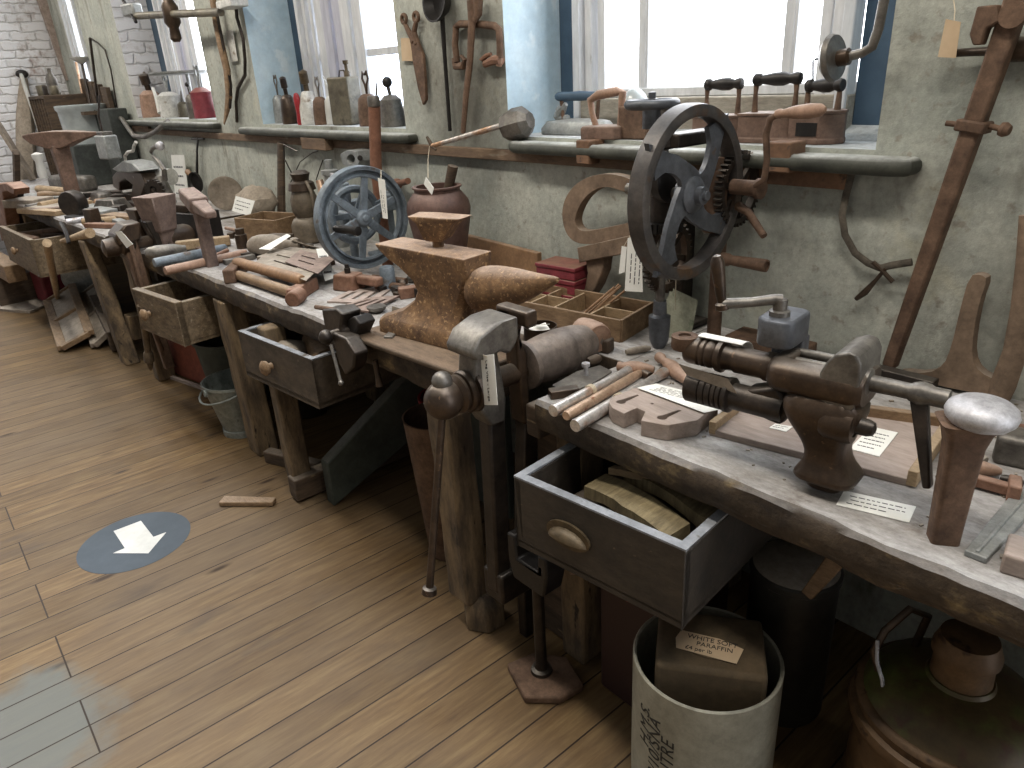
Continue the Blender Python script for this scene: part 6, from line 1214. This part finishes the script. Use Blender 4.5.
# bucket, green tub, red board, prop
bc = V((-3.46,1.05,0)); bk = T('galvanized_bucket', 'galvanized steel bucket with bail handle under the middle bench', 'bucket', bc)
MB().lathe([(.10,0),(.105,.0),(.105,.03),(.10,.032),(.15,.27),(.158,.272),(.158,.285),(.15,.285),(.098,.04),(.003,.03)], bc, (0,0,1), 44).build('shell', M['galv'], bk)
MB().tube([bc+V((.15*math.cos(a),.15*math.sin(a)-.03*math.sin(t*PI),.262-.05*math.sin(t*PI))) for t in [k/12 for k in range(13)] for a in [math.radians(200+160*t)]], .005, 8).build('bail_handle', M['galv'], bk); MB().ring(bc+V((.03,-.158,.262)), (0,1,0), .014, .006, 16, 6).build('handle_ear', M['galv'], bk)
tb_ = V((-3.86,1.20,0)); MB().lathe([(.14,0),(.15,.01),(.19,.36),(.20,.365),(.20,.38),(.19,.38),(.14,.05),(.003,.04)], tb_, (0,0,1), 40).build('green_tub', M['green_board'], label='dark green tub behind the galvanized bucket', cat='tub')
b2 = V((-3.42,1.385,0)); MB().lathe([(.10,0),(.105,.01),(.15,.33),(.158,.335),(.158,.35),(.15,.35),(.10,.05),(.003,.04)], b2, (0,0,1), 40).build('bucket', M['dark_tub'], label='second dark bucket nested behind the galvanized one', cat='bucket')
m = MB(); m.hexa([(-4.70,1.02,0),(-4.06,1.14,0),(-4.05,1.17,0),(-4.69,1.05,0)], [(-4.70,1.06,.47),(-4.06,1.18,.50),(-4.05,1.21,.50),(-4.69,1.09,.47)]); m.build('red_board', M['red_board'], bevel=.004, label='rust-red painted board standing below the far middle drawer', cat='board')
m = MB(); m.box((-4.35,1.34,.24),(.5,.18,.48)); m.build('dark_crate', M['wood_dark'], bevel=.006, label='dark crate behind the rust-red board', cat='crate')
m = MB(); m.bar((-4.62,.975,.010),(-4.08,1.10,.010),.02,.018); m.build('floor_batten', M['wood_board'], label='thin pale batten on the floor before the red board', cat='batten')
# tool hanging in front of the red board
hp = MB(); a = Y(141,305,.80); b = Y(152,378,.80); hp.lathe([(.018,0),(.016,.3),(.024,.31),(.026,.36),(.018,.37),(.012,.41),(.004,.43)], a, b-a, 14); o = hp.build('turned_prop', M['wood_leg'], label='thin turned wooden prop hanging before the far middle drawer', cat='prop')
# green board, red basket, rust bin
gA, gB = V((-2.48,1.06,0)), V((-2.30,1.62,0)); 
m = MB(); th = V((.06,-.02,0)); m.hexa([V((-2.52,1.03,0)),V((-2.46,1.03,0)),V((-2.40,1.66,.30)),V((-2.46,1.66,.30))], [V((-2.52,1.03,.20)),V((-2.46,1.03,.20)),V((-2.40,1.62,.60)),V((-2.46,1.62,.60))]); m.build('green_plank', M['green_board'], bevel=.006, label='thick dark green plank sloping up under middle bench', cat='plank')
rbk = V((-2.24,1.50,0)); t = T('red_basket', 'red slotted plastic basket under the middle bench', 'basket', rbk); m = MB(); m.lathe([(.10,.10),(.12,.40),(.128,.405),(.128,.42),(.118,.42),(.098,.11)], rbk, (0,0,1), 28, False); m.lathe([(.10,0),(.10,.10),(.003,.10)], rbk, (0,0,1), 28); m.build('shell', M['red_plastic'], t)
for z in (.22,.26,.30,.34,.38): 
    m = MB()
    for k in range(14):
        a = 2*PI*k/14; r = .10+(z-.10)/.30*.02+.001; m.box(rbk+V((r*math.cos(a),r*math.sin(a),z)),(.004,.028,.010),a)
    m.build('slot_row', M['paper_buff'], t)
bn = V((-1.88,1.20,0)); bi = T('rust_bin', 'tall tapering rusty bin standing behind the leg vise bar', 'bin', bn); MB().lathe([(.07,0),(.075,.01),(.115,.55),(.118,.555),(.112,.555),(.07,.02),(.003,.02)], bn, (0,0,1), 32, False).build('shell', M['rust_tube'], bi)
m = MB(); m.box((-2.02,1.50,.36),(.3,.03,.72),.0); m.build('mottled_panel', M['green_board'], bevel=.003, label='dark mottled green panel under the anvil end of the bench', cat='panel')
# wedge foot and small iron on the floor by the bench leg
m = MB(); m.bar((-2.83,.70,.012),(-2.66,.86,.012),.055,.02,w2=.04); m.build('foot_wedge', M['wood_mid'], bevel=.004, label='small wooden wedge on the floor below the middle drawer', cat='wedge')
m = MB(); m.bar((-3.05,1.0,.03),(-2.75,1.12,.03),.05,.06); m.build('floor_timber', M['wood_dark'], bevel=.006, label='short dark timber on the floor between two bench legs', cat='timber')
m = MB(); m.bar((-2.62,.93,.06),(-2.62,1.5,.06),.07,.10); m.build('bench_runner', M['wood_dark'], bevel=.006, label='dark timber runner on the floor behind the green plank', cat='timber')
# window sashes leaning flat on the floor
def sash(lab, p, h, mat):
    a, b, c_, d = [V(x) for x in p]; t = T('old_sash', lab, 'sash', (a+b+c_+d)/4*1.0, 'old sashes lying under the far bench'); t.location.z = 0; WO[t.name] = t.location.copy()
    m = MB()
    for p0, p1 in ((a,b),(b,c_),(c_,d),(d,a),(a.lerp(b,.5),d.lerp(c_,.5))): m.bar(p0, p1, .06, .035, (0,0,1))
    m.build('frame', M[mat], t, bevel=.004)
    MB().prism([a,b,c_,d], (0,0,.006)).build('panel', M['wood_dusty'], t)
sash('front dusty sash lying on the floor, nearest the walkway', [(-7.0,.77,.06),(-5.62,.62,.03),(-5.58,.80,.10),(-6.95,.97,.16)], 0, 'wood_mid')
sash('second dusty sash leaning behind the front one', [(-6.8,1.0,.10),(-5.50,.80,.03),(-5.46,.95,.14),(-6.75,1.17,.2)], 0, 'wood_dusty')
m = MB(); m.box((-5.9,.98,.08),(1.2,.10,.14),-.12); m.build('floor_timber', M['wood_dark'], bevel=.006, label='dark timber lying beside the sashes under far bench', cat='timber')
# far left under the bench
m = MB(); m.box((-7.25,.86,.20),(.22,.20,.38),.2); m.build('red_can', M['red_box'], bevel=.02, label='dark red box standing under the far drawer', cat='box')
m = MB().lathe([(.13,-.03),(.14,-.02),(.14,.02),(.13,.03),(.03,.03)], V((-7.02,1.05,.20)), (.8,-.6,0), 28); m.build('grey_disc', M['grey_metal'], label='grey wheel disc standing beside the dark red box', cat='disc')
m = MB().tube([Y(47,243,.55),Y(47,243,.55).lerp(Z(58,301,.012),.5),Z(58,301,.012)], [.022,.022,.018], 10); m.build('white_staff', M['wood_pale'], label='pale wooden staff leaning below the far drawer', cat='staff')
m = MB(); m.bar((-7.9,.55,.33),(-7.0,.62,.33),.14,.14); m.build('wood_beam', M['wood_mid'], bevel=.008, label='brown wooden beam end at the far left under bench', cat='beam')
m = MB(); m.box((-7.6,.62,.13),(.5,.35,.25),.1); m.build('dark_box', M['wood_dark'], bevel=.01, label='dark box under the brown beam at far left', cat='box')
m = MB(); m.prism([(-7.9,.50,.011),(-7.25,.45,.011),(-6.95,.62,.011),(-7.1,.80,.011),(-7.9,.78,.011)], (0,0,.02)); m.build('floor_plate', M['wood_dusty'], label='flat dusty board on the floor at the far left', cat='board')
# dark boards closing the back under the benches
# ------------------------------------------------------------------ loose tools among the clutter
def hammer(lab, group, p, q, mat='iron_brown', hw=.035, z=BT):
    a, b = Z(*p, z+.02), Z(*q, z+.02); t = T('hammer', lab, 'hammer', V((a.x,a.y,z)), group); d = (b-a).normalized(); n = V((-d.y,d.x,0))
    MB().lathe([(.009,0),(.013,.25*(b-a).length),(.011,.6*(b-a).length),(.010,(b-a).length)], a, b-a, 12).build('handle', M['wood_handle'], t)
    m = MB(); m.bar(a-n*.055, a+n*.02, hw, hw); m.bar(a+n*.02, a+n*.06, hw*.8, hw*.8, (0,0,1), hw*.5, hw*.2); m.build('head', M[mat], t, bevel=.004); return t
def pixels_free(k): return [(k*37) % 11, (k*53) % 7]
# hammers on the benches, each told apart by where it lies
hammer('hammer lying just left of the wooden box in front of the sack', None, (247,233), (226,228)) 
hammer('hammer lying between blue flywheel base and lantern', None, (322,262), (303,246))
hammer('hammer lying near the far cog with handle towards the wall', None, (128,214), (140,205), hw=.05)
# nuts, short bars and stubs strewn over the middle bench
r2 = random.Random(5)
spots = [(258,252),(268,243),(283,240),(300,240),(312,243),(290,228),(318,235),(308,252),(326,246),(250,258),(222,256),(232,238),(214,240),(205,254),(246,224),(330,236),(298,234),(240,262)]
for k, (px, py) in enumerate(spots):
    p = Z(px, py); rz = r2.uniform(0, 3); m = MB(); s = r2.uniform(.8, 1.3)
    if k % 4 == 0: m.lathe([(.012*s,0),(.026*s,.001),(.026*s,.02*s),(.012*s,.021*s)], p, (0,0,1), 6)
    elif k % 4 == 1: zbox(m, p, .13*s, .028*s, .022*s, rz)
    elif k % 4 == 2: m.tube([p+V((-.06*math.cos(rz),-.06*math.sin(rz),.014)), p+V((.06*math.cos(rz),.06*math.sin(rz),.014))], .013*s, 10)
    else: zbox(m, p, .06*s, .045*s, .035*s, rz, top=.8)
    nm, lab, g = (('iron_nut','rusty iron nut among the clutter on middle bench','loose iron nuts on the middle bench'),('short_bar','short flat iron bar among the clutter on middle bench','short flat bars on the middle bench'),('round_pin','short round iron pin among the clutter on middle bench','round pins on the middle bench'),('iron_stub','small chamfered iron stub among the clutter on middle bench','chamfered stubs on the middle bench'))[k % 4]
    m.build(nm, M[('rust_red','iron_brown','iron_grey','rust_tube','iron_dark')[k % 5]], bevel=.003, label=lab, cat='iron piece', group=g)
# curved springy strap beside the lantern, upright in the clutter
m = MB().tube([Z(289,236,.87),Z(296,240,.93),Z(304,245,.90),Z(316,248,.862)], .016, 8, sq=(1.2,.3,(0,0,1))); m.build('bent_strap', M['wood_dusty'], label='bent dusty metal strap arching over the clutter before the lantern', cat='strap')
m = MB().tube([Z(322,252,.862),Z(330,246,.90),Z(338,243,.90),Z(345,247,.862)], .011, 8); m.build('iron_hook', M['iron_brown'], label='brown iron hook by the left side of blue flywheel', cat='hook')
# strewn over the far bench
spots = [(52,202),(60,206),(72,209),(100,214),(112,218),(118,209),(126,228),(110,224),(120,216),(56,212),(46,207),(132,232),(98,209),(86,206),(122,204),(36,211)]
for k, (px, py) in enumerate(spots):
    p = Z(px, py); rz = r2.uniform(0, 3); m = MB(); s = r2.uniform(.9, 1.5)
    if k % 3 == 0: zbox(m, p, .30*s, .04*s, .03*s, rz)
    elif k % 3 == 1: m.tube([p+V((-.16*math.cos(rz),-.16*math.sin(rz),.025)), p+V((.16*math.cos(rz),.16*math.sin(rz),.025))], .022*s, 10)
    else: zbox(m, p, .11*s, .08*s, .06*s, rz, top=.8)
    nm, lab, g = (('flat_tool','flat iron tool among the clutter on far bench','flat tools on the far bench'),('round_file','round-handled file among the clutter on far bench','round files on the far bench'),('iron_block','little iron block among the clutter on far bench','little blocks on the far bench'))[k % 3]
    m.build(nm, M[('grey_metal','wood_pale','iron_dark','rust_pink','iron_grey','wood_handle')[k % 6]], bevel=.004, label=lab, cat='tool', group=g)
# on the near bench, behind the taper rods and right of the vise
for k, (p_, q_, lab, mat, r) in enumerate((((588,362),(600,358),'small dark turned knob lying under the mallet head','wood_dark',.014),((626,352),(650,348),'dusty flat wooden spatula lying behind the turned handles','wood_dusty',.010),((1000,478),(1024,484),'iron rod lying parallel to the rusty hammer bar','iron_dark',.009))):
    lie('small_tool', lab, 'tool', p_, q_, [(r*.7,0),(r,.2),(r,.8),(r*.6,1)], mat)
# shavings and dirt collected at the back of the benches
m = MB()
for k in range(260):
    x, y = r2.uniform(-1.2,.45), r2.uniform(1.15,1.82); s = r2.uniform(.002,.006); m.box((x,y,BT+s*.35), (s*r2.uniform(1,2.6),s,s*.7), r2.uniform(0,3))
m.build('grit', M['wood_dusty'], loc=(-.4,1.5,BT), label='grit and crumbs strewn over the nearest bench top', cat='dirt', kind='stuff')
